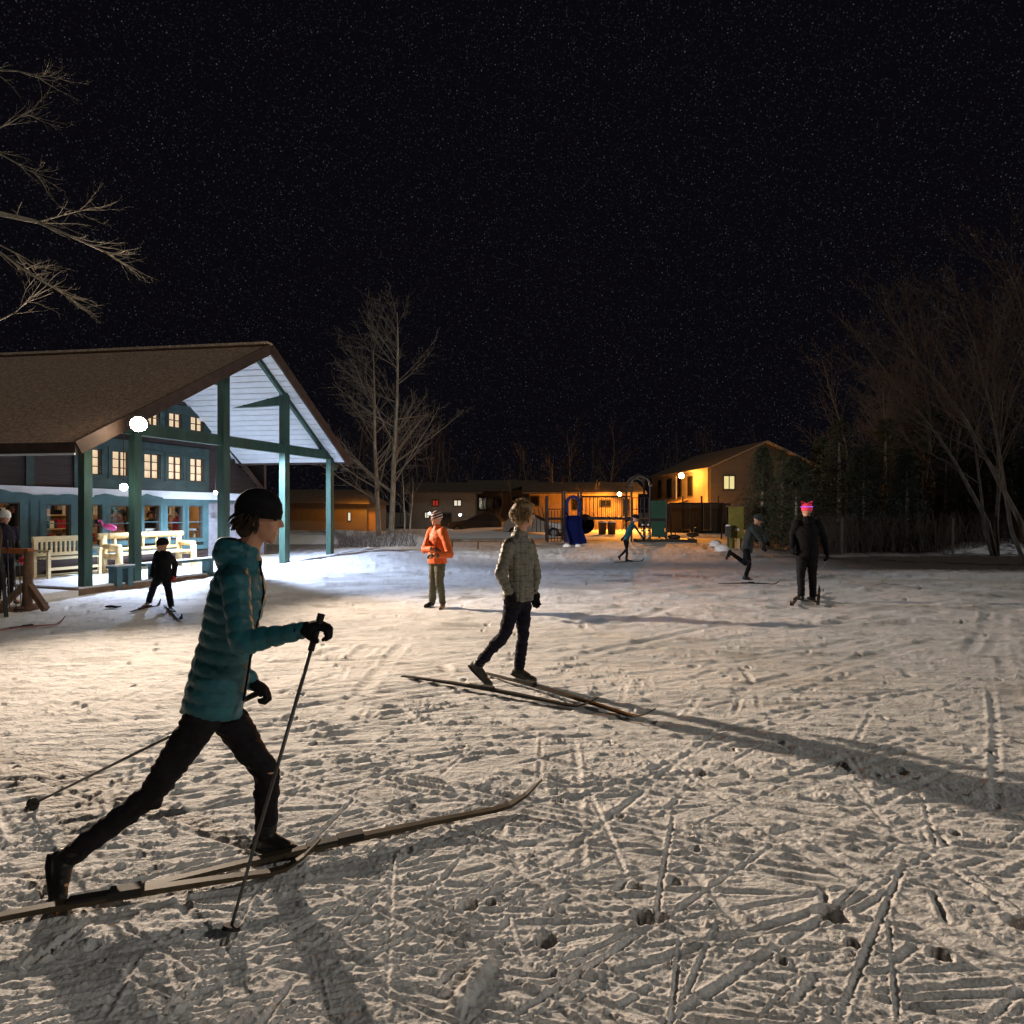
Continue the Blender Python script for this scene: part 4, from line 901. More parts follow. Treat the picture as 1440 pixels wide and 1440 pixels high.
# indoor furniture
def table(px, b, label, m='paper', h=.72, w=.9):
    a = bp(px, 720, b)[0]; t = thing('table', label, 'table', L2W(a, b, .11), RZ, 'tables inside the lodge')
    MB().box((0, 0, h), (w, .7, .05)).build('tabletop', m, t)
    for x in (-1, 1):
        for y in (-1, 1): MB().box((x*(w/2-.06), y*.28, h/2-.02), (.05, .05, h-.04)).build('leg', 'pine', t)
table(208, -.55, 'white topped table inside the lodge under the fifth window', h=1.0, w=.75); table(240, -.5, 'small white table inside the lodge under the sixth window', h=.78, w=.5)
table(272, -.8, 'pale table inside the lodge at the rightmost window', h=.95, w=.6); table(80, -1.0, 'table inside the lodge behind the slatted bench', 'pine', h=.8, w=.8)
def shelf(px, b, label):
    a = bp(px, 720, b)[0]; t = thing('shelf', label, 'shelf', L2W(a, b, .11), RZ, 'shelves inside the lodge'); r = random.Random(px)
    for x in (-.5, .5): MB().box((x, 0, .9), (.04, .35, 1.8)).build('side_panel', 'pine', t)
    for z in (.1, .55, 1.0, 1.4, 1.75): MB().box((0, 0, z), (.96, .33, .03)).build('shelf_board', 'pine', t)
    for z in (.12, .57, 1.02, 1.42):
        x = -.42
        while x < .4: w = r.uniform(.06, .16); hh_ = r.uniform(.12, .3); MB().box((x+w/2, 0, z+hh_/2), (w*.9, .22, hh_)).build('box', r.choice(('red', 'olive', 'tealdark', 'black', 'paper', 'orangewood')), t); x += w
for px, lb in ((70, 'shelf of coloured boxes inside the lodge behind the slatted bench'), (135, 'shelf of boxes inside the lodge beside the first post'), (222, 'shelf of boxes inside the lodge behind the fifth window'), (277, 'shelf of boxes inside the lodge at the right end'), (5, 'shelf of boxes inside the left glass door')): shelf(px, -3.6, lb)

# ---------------------------------------------------------------- trees
def grow(mb, p, d, Ln, r, lvl, rng, cfg):
    segs = cfg.get('segs', 5) if lvl == 0 else 4; pts = [p]; rad = [r]; dirs = [d]; d = d.normalized(); up = cfg['up'][min(lvl, len(cfg['up'])-1)]
    for i in range(segs):
        d = (d+Vector((rng.gauss(0, 1), rng.gauss(0, 1), rng.gauss(0, 1)))*(cfg['wob'] if lvl else cfg.get('wob0', cfg['wob']))+Vector((0, 0, up))).normalized(); pts.append(pts[-1]+d*(Ln/segs)); dirs.append(d)
        rad.append(r*(1-(i+1)/segs*(.85 if lvl == 0 else .8)))
    mb[0 if lvl == 0 else 1].tube(pts, rad, 8 if lvl == 0 else 5 if lvl == 1 else 3)
    if lvl >= cfg['lv']: return
    for k in range(cfg['kids'][lvl]):
        f = cfg['start'][lvl]+(1-cfg['start'][lvl])*(k+rng.random())/cfg['kids'][lvl]; f = min(.98, f); x = f*segs; i = min(segs-1, int(x)); q = pts[i].lerp(pts[i+1], x-i); base = dirs[i+1]
        o = base.orthogonal().normalized(); o.rotate(Matrix.Rotation(rng.uniform(0, 6.283), 3, base)); an = math.radians(rng.gauss(cfg['ang'][lvl], 9))
        nd_ = base*math.cos(an)+o*math.sin(an); rr = rad[i]*(1-(x-i))+rad[i+1]*(x-i)
        grow(mb, q, nd_, Ln*cfg['rat'][lvl]*(1-f*.55)*rng.uniform(.7, 1.2), max(cfg.get('rmin', .004), rr*cfg.get('rk', .5)), lvl+1, rng, cfg)
def bare_tree(name, label, loc, H, r, seed, cfg=None, m=('bark', 'twig'), stems=None, group=None):
    t = thing(name, label, 'tree', loc, group=group); c = dict(up=[.06, .05, .03, .02], wob=.07, lv=3, kids=[16, 7, 4], start=[.22, .25, .2], ang=[48, 38, 35], rat=[.42, .42, .45], segs=8, rmin=.006, rk=.45)
    if cfg: c.update(cfg)
    rng = random.Random(seed); a, b = MB(), MB()
    for off_, d, hh_, rr in (stems or [((0, 0, 0), (0, 0, 1), H, r)]): grow((a, b), Vector(off_), Vector(d), hh_, rr, 0, rng, c)
    a.build('trunk', m[0], t, True); b.build('crown', m[1], t); return t
bt = dict(kids=[30, 9, 5], rmin=.0065, wob0=.03, rk=.38, ang=[52, 38, 35], rat=[.44, .45, .48], start=[.2, .2, .15])
t = G(538, 765); bare_tree('bare_tree', 'tall leafless tree with left leaning trunk right of the lodge', (P(533, 760, 31).x, 31, 0), 9.6, .14, 11, bt, group='twin bare trees right of the lodge')
bare_tree('bare_tree', 'tall leafless tree with straight trunk right of the lodge, nearest the orange jacket', (P(549, 760, 30.4).x, 30.4, 0), 10.9, .15, 23, bt, group='twin bare trees right of the lodge')
sap = dict(kids=[7, 4, 3], start=[.35, .3, .2], lv=2, wob=.09, rmin=.006)
for i, (px, H) in enumerate(((556, 4.2), (568, 3.6), (576, 3.2))): bare_tree('sapling', ['thin bare sapling next to the twin trunks', 'thin bare sapling between the twin trunks and the orange jacket', 'shortest bare sapling left of the orange jacket'][i], (P(px, 760, 30).x, 30, 0), H, .05, 40+i, sap, group='bare saplings')
# reaching branches at the left edge: the tree stands outside the picture
def left_tree():
    base = V(-9.6, 7.6, 0); t = thing('bare_tree', 'leafless tree outside the left edge reaching its lit branches into the night sky', 'tree', base); rng = random.Random(9); a, b = MB(), MB()
    a.tube([base, base+V(.05, .0, 3), base+V(.1, .1, 6), base+V(0, 0, 9)], [.22, .18, .12, .05], 10)
    cfg = dict(up=[0, .03, .05, .05], wob=.11, lv=3, kids=[0, 4, 2], start=[.2, .2, .3], ang=[40, 30, 28], rat=[.4, .45, .5], segs=6, rmin=.0018, rk=.5)
    limbs = [([(-180, 240), (0, 300), (50, 311), (90, 328), (125, 344), (160, 360)], 8.0, .032), ([(-180, 300), (0, 355), (30, 378), (60, 396), (97, 418)], 7.8, .024), ([(-150, 150), (-20, 205), (20, 228), (55, 248)], 8.2, .02),
             ([(-150, 60), (-20, 98), (25, 100), (60, 108)], 8.3, .018), ([(-160, 330), (-30, 330), (20, 355), (47, 378)], 8.0, .018), ([(-160, 500), (-40, 470), (20, 440), (48, 415)], 8.1, .018), ([(-150, 250), (-20, 190), (15, 172), (35, 160)], 8.3, .016),
             ([(-180, 240), (50, 313), (90, 302), (130, 292)], 7.9, .014)]
    for pts, d, r in limbs:
        w = [P(x, y, d+.15*math.sin(i*1.3)) for i, (x, y) in enumerate(pts)]; w[0] = Vector((base.x+.05, base.y, w[0].z))
        b.tube(w, [r*(1-.8*i/(len(w)-1)) for i in range(len(w))], 6)
        for i in range(1, len(w)-1):
            for k in range(2):
                q = w[i].lerp(w[i+1], rng.random()); dr = (w[i+1]-w[i]).normalized(); dr = (dr+Vector((rng.uniform(-.2, .5), rng.uniform(-.8, .8), rng.uniform(-.6, .6)))).normalized()
                grow((b, b), q, dr, rng.uniform(.3, .7), r*.30, 1, rng, cfg)
        for k in range(5): grow((b, b), w[-1].lerp(w[-2], rng.random()*.6), ((w[-1]-w[-2]).normalized()+Vector((rng.uniform(-.1, .5), rng.uniform(-.5, .5), rng.uniform(-.5, .45)))).normalized(), rng.uniform(.3, .7), r*.25, 1, rng, cfg)
    a.build('trunk', 'bark', t, True, True); b.build('crown', 'bark', t, False, True)
left_tree()
# right side: evergreens
def evergreen(loc, H, R_, seed, label, nleaf=5200, m='needle', shape=1.0):
    t = thing('evergreen_tree', label, 'tree', loc, group='evergreens along the right edge of the field'); r = random.Random(seed); mb = MB()
    MB().tube([(0, 0, 0), (0, 0, H*.5), (0, 0, H*.96)], [.035*H**.8, .02*H**.8, .006], 7).build('trunk', 'bark', t, True)
    vs = []; fs = []; nb_ = int(nleaf/16)
    for i in range(nb_):
        z = H*(.06+.92*r.random()**1.1); f = 1-(z/H); rr = R_*(f**shape)*r.uniform(.55, 1.15)+.12; a = r.uniform(0, 6.283); L_ = rr; dx, dy = math.cos(a), math.sin(a); dz = r.uniform(-.35, .15)
        for k in range(16):
            u = .25+.8*k/16; c = Vector((dx*L_*u, dy*L_*u, z+dz*L_*u+r.uniform(-.05, .05)))+Vector((r.gauss(0, .07), r.gauss(0, .07), r.gauss(0, .05)))
            s = r.uniform(.05, .12); p1 = Vector((r.gauss(0, 1), r.gauss(0, 1), r.gauss(0, .6))).normalized()*s; p2 = Vector((r.gauss(0, 1), r.gauss(0, 1), r.gauss(0, .6))).normalized()*s*.6
            n = len(vs); vs += [c-p1, c+p1*.9+p2, c+p2*1.4]; fs.append((n, n+1, n+2))
    MB().add(vs, fs).build('crown', m, t); return t
ev = [evergreen((P(1072, 760, 29).x, 29, 0), 4.6, 1.35, 1, 'dark conical evergreen in front of the grey gable house', 9000, 'needle', .75),
      evergreen((P(1120, 760, 27).x, 27, 0), 4.0, 1.7, 2, 'broad dark evergreen behind the person with the pink hat', 9000, 'needle', .5),
      evergreen((P(1180, 760, 30).x, 30, 0), 6.0, 1.9, 3, 'tall loose cedar right of the pink hat', 9000, 'needle2', .6)]
spots = [(1155, 33, 5.5), (1215, 27, 4.4), (1245, 31, 6.2), (1275, 26, 4.2), (1300, 32, 6.8), (1330, 27, 4.6), (1358, 31, 6.4), (1392, 28, 5.0), (1425, 32, 7.0), (1462, 28, 5.5), (1500, 27, 6.0), (1100, 34, 5.0), (1545, 25, 6.0), (1600, 24, 6.5)]
rg = random.Random(8)
for i, (px, d, H) in enumerate(spots):
    s = ev[i % 3]; k = H/(4.6, 4.0, 6.0)[i % 3]
    desc = ['dark conical evergreen', 'broad dark evergreen', 'tall loose cedar'][i % 3]
    where = ['just right of the leaning skier', 'third from the pink hat, front row', 'behind the front row of cedars', 'low in the front row mid right', 'standing tallest mid right', 'front row left of the snow patch', 'behind the snow patch left side', 'beside the snow patch at the right', 'at the right picture edge', 'just outside the right edge', 'outside the right edge, second', 'between the gable house and the pink hat', 'outside the right edge, third', 'outside the right edge, fourth'][i]
    copytree(s, (P(px, 760, d).x, d, 0), rg.uniform(0, 6), desc+' '+where, (k*rg.uniform(.85, 1.15), k*rg.uniform(.85, 1.15), k))
# bare birches over the evergreens
bc = dict(kids=[20, 8, 5], start=[.3, .25, .2], ang=[38, 36, 34], rat=[.40, .42, .45], wob=.10, rmin=.007)
bir = [bare_tree('birch_tree', 'pale leaning birch with many fine branches at the right edge', (P(1452, 760, 19).x, 19, 0), 10.5, .13, 71, bc, ('birch', 'redtwig'), [((0, 0, 0), (-.20, 0, 1), 10.5, .085), ((.3, .1, 0), (.05, 0, 1), 10.0, .08), ((-.2, 0, 0), (-.42, .1, 1), 8.8, .06)], 'birches at the right edge'),
       bare_tree('birch_tree', 'slender bare birch above the cedars', (P(1300, 760, 30).x, 30, 0), 12, .12, 72, bc, ('birch', 'redtwig'), [((0, 0, 0), (-.1, 0, 1), 12, .085), ((.4, 0, 0), (.12, 0, 1), 11, .08)], 'birches at the right edge')]
for i, (px, d, k) in enumerate(((1400, 23, .95), (1345, 27, 1.05), (1240, 33, .95), (1190, 38, .9), (1480, 26, 1.2), (1420, 31, 1.15), (1275, 36, 1.1))):
    copytree(bir[i % 2], (P(px, 760, d).x, d, 0), i*1.9+.4, ['pale birch with crossing stems second from the right edge', 'bare birch leaning over the mid right cedars', 'bare birch behind the tall loose cedar', 'thin bare birch right of the grey gable house', 'pale birch outside the right edge', 'tall birch behind the snow patch', 'bare reddish birch in the middle of the right side wood'][i], k)
# brushy understory and fence stakes
def brushmass(name, label, x0, x1, y0, y1, n, h, seed, m='brush'):
    r = random.Random(seed); mb = MB()
    for i in range(n):
        d = r.uniform(y0, y1); px = r.uniform(x0, x1); p = P(px, 760, d); p.z = float(gh(p.x, p.y)); H = h*r.uniform(.4, 1.1); q = p+Vector((r.gauss(0, .22), r.gauss(0, .22), 1))*H
        mb.tube([p, p.lerp(q, .5)+Vector((r.gauss(0, .05), r.gauss(0, .05), 0)), q], [.010, .007, .003], 3)
        for k in range(3):
            s = p.lerp(q, r.uniform(.3, .9)); mb.tube([s, s+Vector((r.gauss(0, .25), r.gauss(0, .25), r.uniform(.1, .4)))*H*.6], [.005, .002], 3)
    o = mb.build(name, m); o['kind'] = 'stuff'; tag(o, label, 'brush'); return o
brushmass('brush_thicket', 'thicket of thin dry stems along the foot of the cedars', 1160, 1440, 24.5, 27, 1500, 1.5, 3)
brushmass('brush_thicket', 'low dry brush under the twin bare trees beside the lodge', 475, 585, 27.5, 30, 420, .8, 4, 'redtwig')
brushmass('brush_thicket', 'reddish scrub in front of the far cottages', 650, 890, 52, 56, 700, 1.7, 5, 'redtwig')
for i, px in enumerate((1184, 1340)):
    p = P(px, 760, 23.8 if i == 0 else 24.3); z1 = 1.35; t = thing('stake', ['pale upright stake at the wood edge right of the pink hat', 'pale upright stake at the wood edge far right'][i], 'stake', (p.x, p.y, 0), group='stakes at the wood edge')
    MB().box((0, 0, z1/2), (.07, .05, z1)).build('stake_board', 'birch', t); MB().loft([((0, 0, z1), (.035, 0, 0), (0, .025, 0)), ((0, 0, z1+.06), (.004, 0, 0), (0, .004, 0))], 4).build('stake_tip', 'birch', t)
# snow bank at right
def bank(px, d, sx, sy, h, label, m='snow'):
    p = P(px, 760, d); n = 26; vs = []; fs = []
    for i in range(n):
        for j in range(n):
            x = (i/(n-1)*2-1); y = (j/(n-1)*2-1); r_ = math.hypot(x, y); z = h*max(0, 1-r_*r_)**.8*(1+.5*float(fbm(np.array(x*3+px), np.array(y*3), 3)))-.05; vs.append((x*sx, y*sy, z))
    for i in range(n-1):
        for j in range(n-1): a = i*n+j; fs.append((a, a+n, a+n+1, a+1))
    o = MB().add(vs, fs).build('snow_bank', m, None, True); o.location = (p.x, p.y, float(gh(p.x, p.y))); o['kind'] = 'structure'; return o
bank(1415, 25.2, 3.0, 1.2, .55, ''); bank(600, 41, 9, 2.5, .5, ''); bank(460, 33, 6, 1.5, .7, ''); bank(555, 29.5, 2.2, 1.0, .6, ''); bank(700, 45, 5, 3, .55, '')

# ---------------------------------------------------------------- far forest
ft = [bare_tree('forest_tree', 'thin bare tree in the dark wood behind the cottages', (0, 90, 0), 11, .11, 81, dict(kids=[12, 5, 3], start=[.35, .3, .2], lv=3, rmin=.012), ('birch', 'redtwig'), group='bare trees of the far wood'),
      bare_tree('forest_tree', 'thin bare tree in the dark wood behind the cottages', (3, 92, 0), 12, .12, 82, dict(kids=[11, 5, 3], start=[.4, .3, .2], lv=3, rmin=.012), ('birch', 'redtwig'), group='bare trees of the far wood')]
rg = random.Random(21)
ft[0].location = P(640, 745, 80)*1; ft[0].location.z = -.3; ft[1].location = P(800, 745, 76); ft[1].location.z = -.3
for i in range(44):
    px = rg.uniform(480, 1160) if i > 8 else rg.uniform(500, 1000); d = rg.uniform(72, 100); p = P(px, 745, d)
    if d < 80 and 905 < px: d = 84; p = P(px, 745, d)
    copytree(ft[i % 2], (p.x, d, -.4), rg.uniform(0, 6), None, rg.uniform(.75, 1.15))
for i, (px, d, H) in enumerate(((790, 62, 7.0), (722, 60, 4.5), (833, 60, 4.6), (818, 58, 3.6), (700, 58, 3.8))):
    copytree(ft[i % 2], (P(px, 745, d).x, d, -.2), i, ['pale bare tree rising above the blue slide', 'small bare tree behind the man in the quilted jacket', 'small bare tree glowing orange in front of the cottage', 'lowest bare tree left of the cottage lamp', 'small bare tree left of the man in the quilted jacket'][i], H/11.5)

# ---------------------------------------------------------------- houses
def house_big():
    O_ = V(18.0, 58, -.2); t = thing('house', 'two storey gable house with beige siding and a glowing orange side wall', 'house', O_)
    g = V(.993, .12, 0); s = V(-.12, .993, 0); W, D_, Hh, Ap = 10.4, 15.2, 5.85, 8.1
    def q(u, v, z): return g*u+s*v+V(0, 0, z)
    # the side wall fades left because it is seen along its length
    s = V(-.12, .993, 0)
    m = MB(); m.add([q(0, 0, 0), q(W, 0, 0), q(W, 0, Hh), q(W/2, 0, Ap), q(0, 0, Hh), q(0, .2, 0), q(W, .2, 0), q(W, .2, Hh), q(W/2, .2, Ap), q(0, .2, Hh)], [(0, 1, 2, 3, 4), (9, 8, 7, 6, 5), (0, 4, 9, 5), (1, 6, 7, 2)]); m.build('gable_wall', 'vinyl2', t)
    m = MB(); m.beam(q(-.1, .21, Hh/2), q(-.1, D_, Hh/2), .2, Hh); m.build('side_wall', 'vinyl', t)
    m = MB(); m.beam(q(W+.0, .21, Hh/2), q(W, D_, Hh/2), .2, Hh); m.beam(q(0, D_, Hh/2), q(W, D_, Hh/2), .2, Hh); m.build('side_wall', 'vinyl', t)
    n = 26
    for i in range(n):
        z = .15+i*(Hh-.3)/n; MB().beam(q(-.21, .05, z), q(-.21, D_-.02, z), .03, .05).build('siding_board', 'vinyl', t)
    for i in range(34):
        z = .12+i*.225; w0 = 0; w1 = W
        if z > Hh: f_ = (z-Hh)/(Ap-Hh); w0 = W/2*f_; w1 = W-W/2*f_
        if w1-w0 < .4: break
        MB().beam(q(w0+.02, -.012, z), q(w1-.02, -.012, z), .024, .03).build('siding_board', 'vinyl2', t)
    for a, b in ((-.5, W/2), (W+.5, W/2)):
        za = Hh-.22; m = MB(); v = [q(a, -.5, za), q(b, -.5, Ap+.06), q(b, D_+.5, Ap+.06), q(a, D_+.5, za)]; m.add(v+[x+V(0, 0, .16) for x in v], [(0, 1, 2, 3), (7, 6, 5, 4), (0, 4, 5, 1), (1, 5, 6, 2), (2, 6, 7, 3), (3, 7, 4, 0)]); m.build('roof', 'vinyl', t)
    def win(u0, u1, z0, z1, lit, v=None):
        if v is None:
            w = MB().beam(q(u0-.12, -.05, (z0+z1)/2), q(u1+.12, -.05, (z0+z1)/2), .06, z1-z0+.24).build('window', 'darktrim', t); c = (u0+u1)/2
            for a, b in ((u0, c-.05), (c+.05, u1)): MB().beam(q(a, -.09, (z0+z1)/2), q(b, -.09, (z0+z1)/2), .02, z1-z0).build('pane', lit, w)
        else:
            w = MB().beam(q(-.25, u0-.1, (z0+z1)/2), q(-.25, u1+.1, (z0+z1)/2), .06, z1-z0+.2).build('window', 'darktrim', t); MB().beam(q(-.29, u0, (z0+z1)/2), q(-.29, u1, (z0+z1)/2), .02, z1-z0).build('pane', lit, w)
    win(1.25, 2.2, 3.9, 5.05, 'winlit'); win(1.0, 1.9, .8, 1.9, 'winlit2')
    for u0, u1 in ((3.6, 4.6), (6.4, 7.1), (9.0, 10.2), (12.0, 13.0)): win(u0, u1, 3.4, 5.2, 'windark', 1)
    win(2.2, 2.9, .9, 1.9, 'winlit2', 1)
    # entrance roof
    m = MB(); v = [q(-.2, 4.6, 3.0), q(-.2, 10.5, 3.0), q(-2.2, 10.5, 2.45), q(-2.2, 4.6, 2.45)]; m.add(v+[x+V(0, 0, .12) for x in v], [(3, 2, 1, 0), (4, 5, 6, 7), (0, 1, 5, 4), (1, 2, 6, 5), (2, 3, 7, 6), (3, 0, 4, 7)]); m.build('porch_roof', 'tan', t)
    for v_ in (4.8, 10.3): MB().tube([q(-2.1, v_, 0), q(-2.1, v_, 2.45)], .07, 8).build('porch_post', 'tan', t)
    MB().beam(q(-.26, 7.9, 1.0), q(-.26, 8.8, 1.0), .05, 2.0).build('door', 'darktrim', t)
    MB().beam(q(-.3, 7.55, 2.7+.4), q(-.3, 7.55, 5.5), .10, .10).build('downpipe', 'white', t)
    return t
house_big()
lp = P(964, 671, 61.3)+V(-.55, -.6, .1)
t = thing('wall_lamp', 'glaring orange sodium lamp high on the side of the gable house', 'lamp', lp); MB().sph((0, 0, 0), .26, 12, 8).build('globe', 'lampsod', t, True); MB().tube([(0, .1, .1), (.5, .55, .25)], .04, 6).build('arm', 'darkmetal', t)
t = thing('wall_lamp', 'orange sodium lamp under the eave of the long low cottage', 'lamp', P(871, 695, 57)); MB().sph((0, 0, 0), .18, 12, 8).build('globe', 'lampsod', t, True); MB().tube([(0, 0, .05), (0, .6, .25)], .03, 6).build('arm', 'darkmetal', t)
for px, py, dd, lb in ((604, 722, 58.6, 'small white lamp beside the left garage window of the dim cottage'), (647, 724, 58.6, 'small white lamp at the right end of the dim cottage wall')):
    t = thing('wall_lamp', lb, 'lamp', P(px, py, dd)); MB().sph((0, 0, 0), .11, 10, 8).build('globe', 'lampwhite', t, True); MB().tube([(0, 0, 0), (0, .5, .05)], .03, 6).build('arm', 'darkmetal', t)
for px, py, lb in ((963, 713, 'small pale lamp hanging beneath the entrance roof of the gable house'), ):
    t = thing('wall_lamp', lb, 'lamp', P(px, py, 60)); MB().sph((0, 0, 0), .16, 10, 8).build('globe', 'winlit2', t, True); MB().tube([(0, 0, .1), (0, 0, .8)], .02, 6).build('stem', 'darkmetal', t)
def cottage(px0, px1, d, ytop, label, wall, wins, ov=.7, zb=-.3, depth=8, board=True):
    x0 = P(px0, 0, d).x; x1 = P(px1, 0, d).x; z1 = CAMZ-(ytop-720)/F*d; t = thing('cottage', label, 'house', ((x0+x1)/2, d, zb)); cx = (x0+x1)/2; hw = (x1-x0)/2; h = z1-zb
    MB().bx(-hw, hw, 0, depth, 0, h).build('wall', wall, t)
    for sgn in (-1, 1):
        v = [V(-hw-ov, depth/2, h+1.1), V(hw+ov, depth/2, h+1.1), V(hw+ov, depth/2+sgn*(depth/2+ov), h-.05), V(-hw-ov, depth/2+sgn*(depth/2+ov), h-.05)]
        MB().add(v+[x+V(0, 0, .14) for x in v], [(0, 1, 2, 3), (7, 6, 5, 4), (0, 4, 5, 1), (1, 5, 6, 2), (2, 6, 7, 3), (3, 7, 4, 0)]).build('roof', 'darkroof', t)
    for sgn in (-1, 1):
        MB().add([V(sgn*hw, 0, h), V(sgn*hw, depth, h), V(sgn*hw, depth/2, h+1.05)], [(0, 1, 2)]).build('gable', wall, t)
    if board:
        k = 0; z = .2
        while z < h-.1 and k < 20: MB().bx(-hw, hw, -.025, -.001, z, z+.05).build('siding_board', wall, t); z += .24; k += 1
    for (a, b, yt, yb, mt) in wins:
        u0 = P(a, 0, d).x-cx; u1 = P(b, 0, d).x-cx; zt = CAMZ-(yt-720)/F*d-zb; zb_ = CAMZ-(yb-720)/F*d-zb
        w = MB().bx(u0-.1, u1+.1, -.07, -.03, zb_-.1, zt+.1).build('window' if zb_ > .3 else 'door', 'darktrim', t); c = (u0+u1)/2
        MB().bx(u0, c-.04, -.10, -.072, zb_, zt).build('pane', mt, w); MB().bx(c+.04, u1, -.10, -.072, zb_, zt).build('pane', mt, w)
cottage(575, 668, 60, 694, 'dim low cottage with a red lit window behind the orange jacket', 'vinyl2', [(609, 616, 704, 711, 'winred'), (639, 648, 704, 711, 'winlit2'), (598, 603, 721, 728, 'winlit2'), (622, 634, 722, 738, 'windark')])
cottage(664, 748, 64, 690, 'dark brown cottage behind the man in the quilted jacket', 'vinyl2', [(674, 684, 700, 716, 'windark'), (695, 705, 700, 716, 'windark'), (722, 728, 700, 707, 'windark')])
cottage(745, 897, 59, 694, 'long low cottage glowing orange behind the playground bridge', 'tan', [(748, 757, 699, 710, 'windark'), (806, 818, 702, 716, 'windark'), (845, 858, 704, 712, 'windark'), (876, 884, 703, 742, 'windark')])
def left_cottage():
    t = thing('cottage', 'small brown cottage with an orange lit gable between the lodge posts and the bare trees', 'house', (P(480, 0, 46).x, 46, -.3)); z = lambda y: CAMZ-(y-720)/F*46+.3; x = lambda p: P(p, 0, 46).x-P(480, 0, 46).x
    MB().bx(x(380), x(516), 0, 7, 0, z(704)).build('wall', 'vinyl2', t)
    v = [V(x(375), -.6, z(692)), V(x(478), -.6, z(692)), V(x(526), -.6, z(708)), V(x(375), -.6, z(708))]
    MB().add([V(x(376), -1, z(707)), V(x(524), -1, z(709)), V(x(500), 3.4, z(686)), V(x(376), 3.4, z(686)), V(x(376), 7.6, z(707)), V(x(524), 7.6, z(709))], [(0, 1, 2, 3), (3, 2, 5, 4), (0, 3, 4), (1, 5, 2)]).build('roof', 'darkroof', t)
    w = MB().bx(x(489), x(494), -.06, -.01, z(733), z(720)).build('window', 'darktrim', t); MB().bx(x(490), x(493), -.09, -.062, z(732), z(721)).build('pane', 'winlit2', w)
    MB().bx(x(512), x(528), .5, .8, 0, z(714)).build('side_wing', 'tan', t)
left_cottage()
# dark fence before the gable house
def fence():
    p0 = P(938, 0, 50); p1 = P(1028, 0, 47); t = thing('board_fence', 'dark board fence with taller posts before the gable house', 'fence', (p0.x, p0.y, -.1)); d = (p1-p0); d.z = 0; Ln = d.length; d.normalize()
    n = 34
    for i in range(n):
        c = d*(Ln*(i+.5)/n); MB().beam(c, c+V(0, 0, 2.35-(i % 2)*.02), Ln/n*.96, .03, d.cross(V(0, 0, 1))).build('board', 'darktrim', t)
    for f in (.25, .55, .8): c = d*(Ln*f)+V(0, -.06, 0); MB().beam(c, c+V(0, 0, 2.9), .12, .12).build('fence_post', 'darktrim', t)
    for z in (.5, 1.9): MB().beam(V(0, -.05, z), d*Ln+V(0, -.05, z), .05, .10).build('rail', 'darktrim', t)
fence()
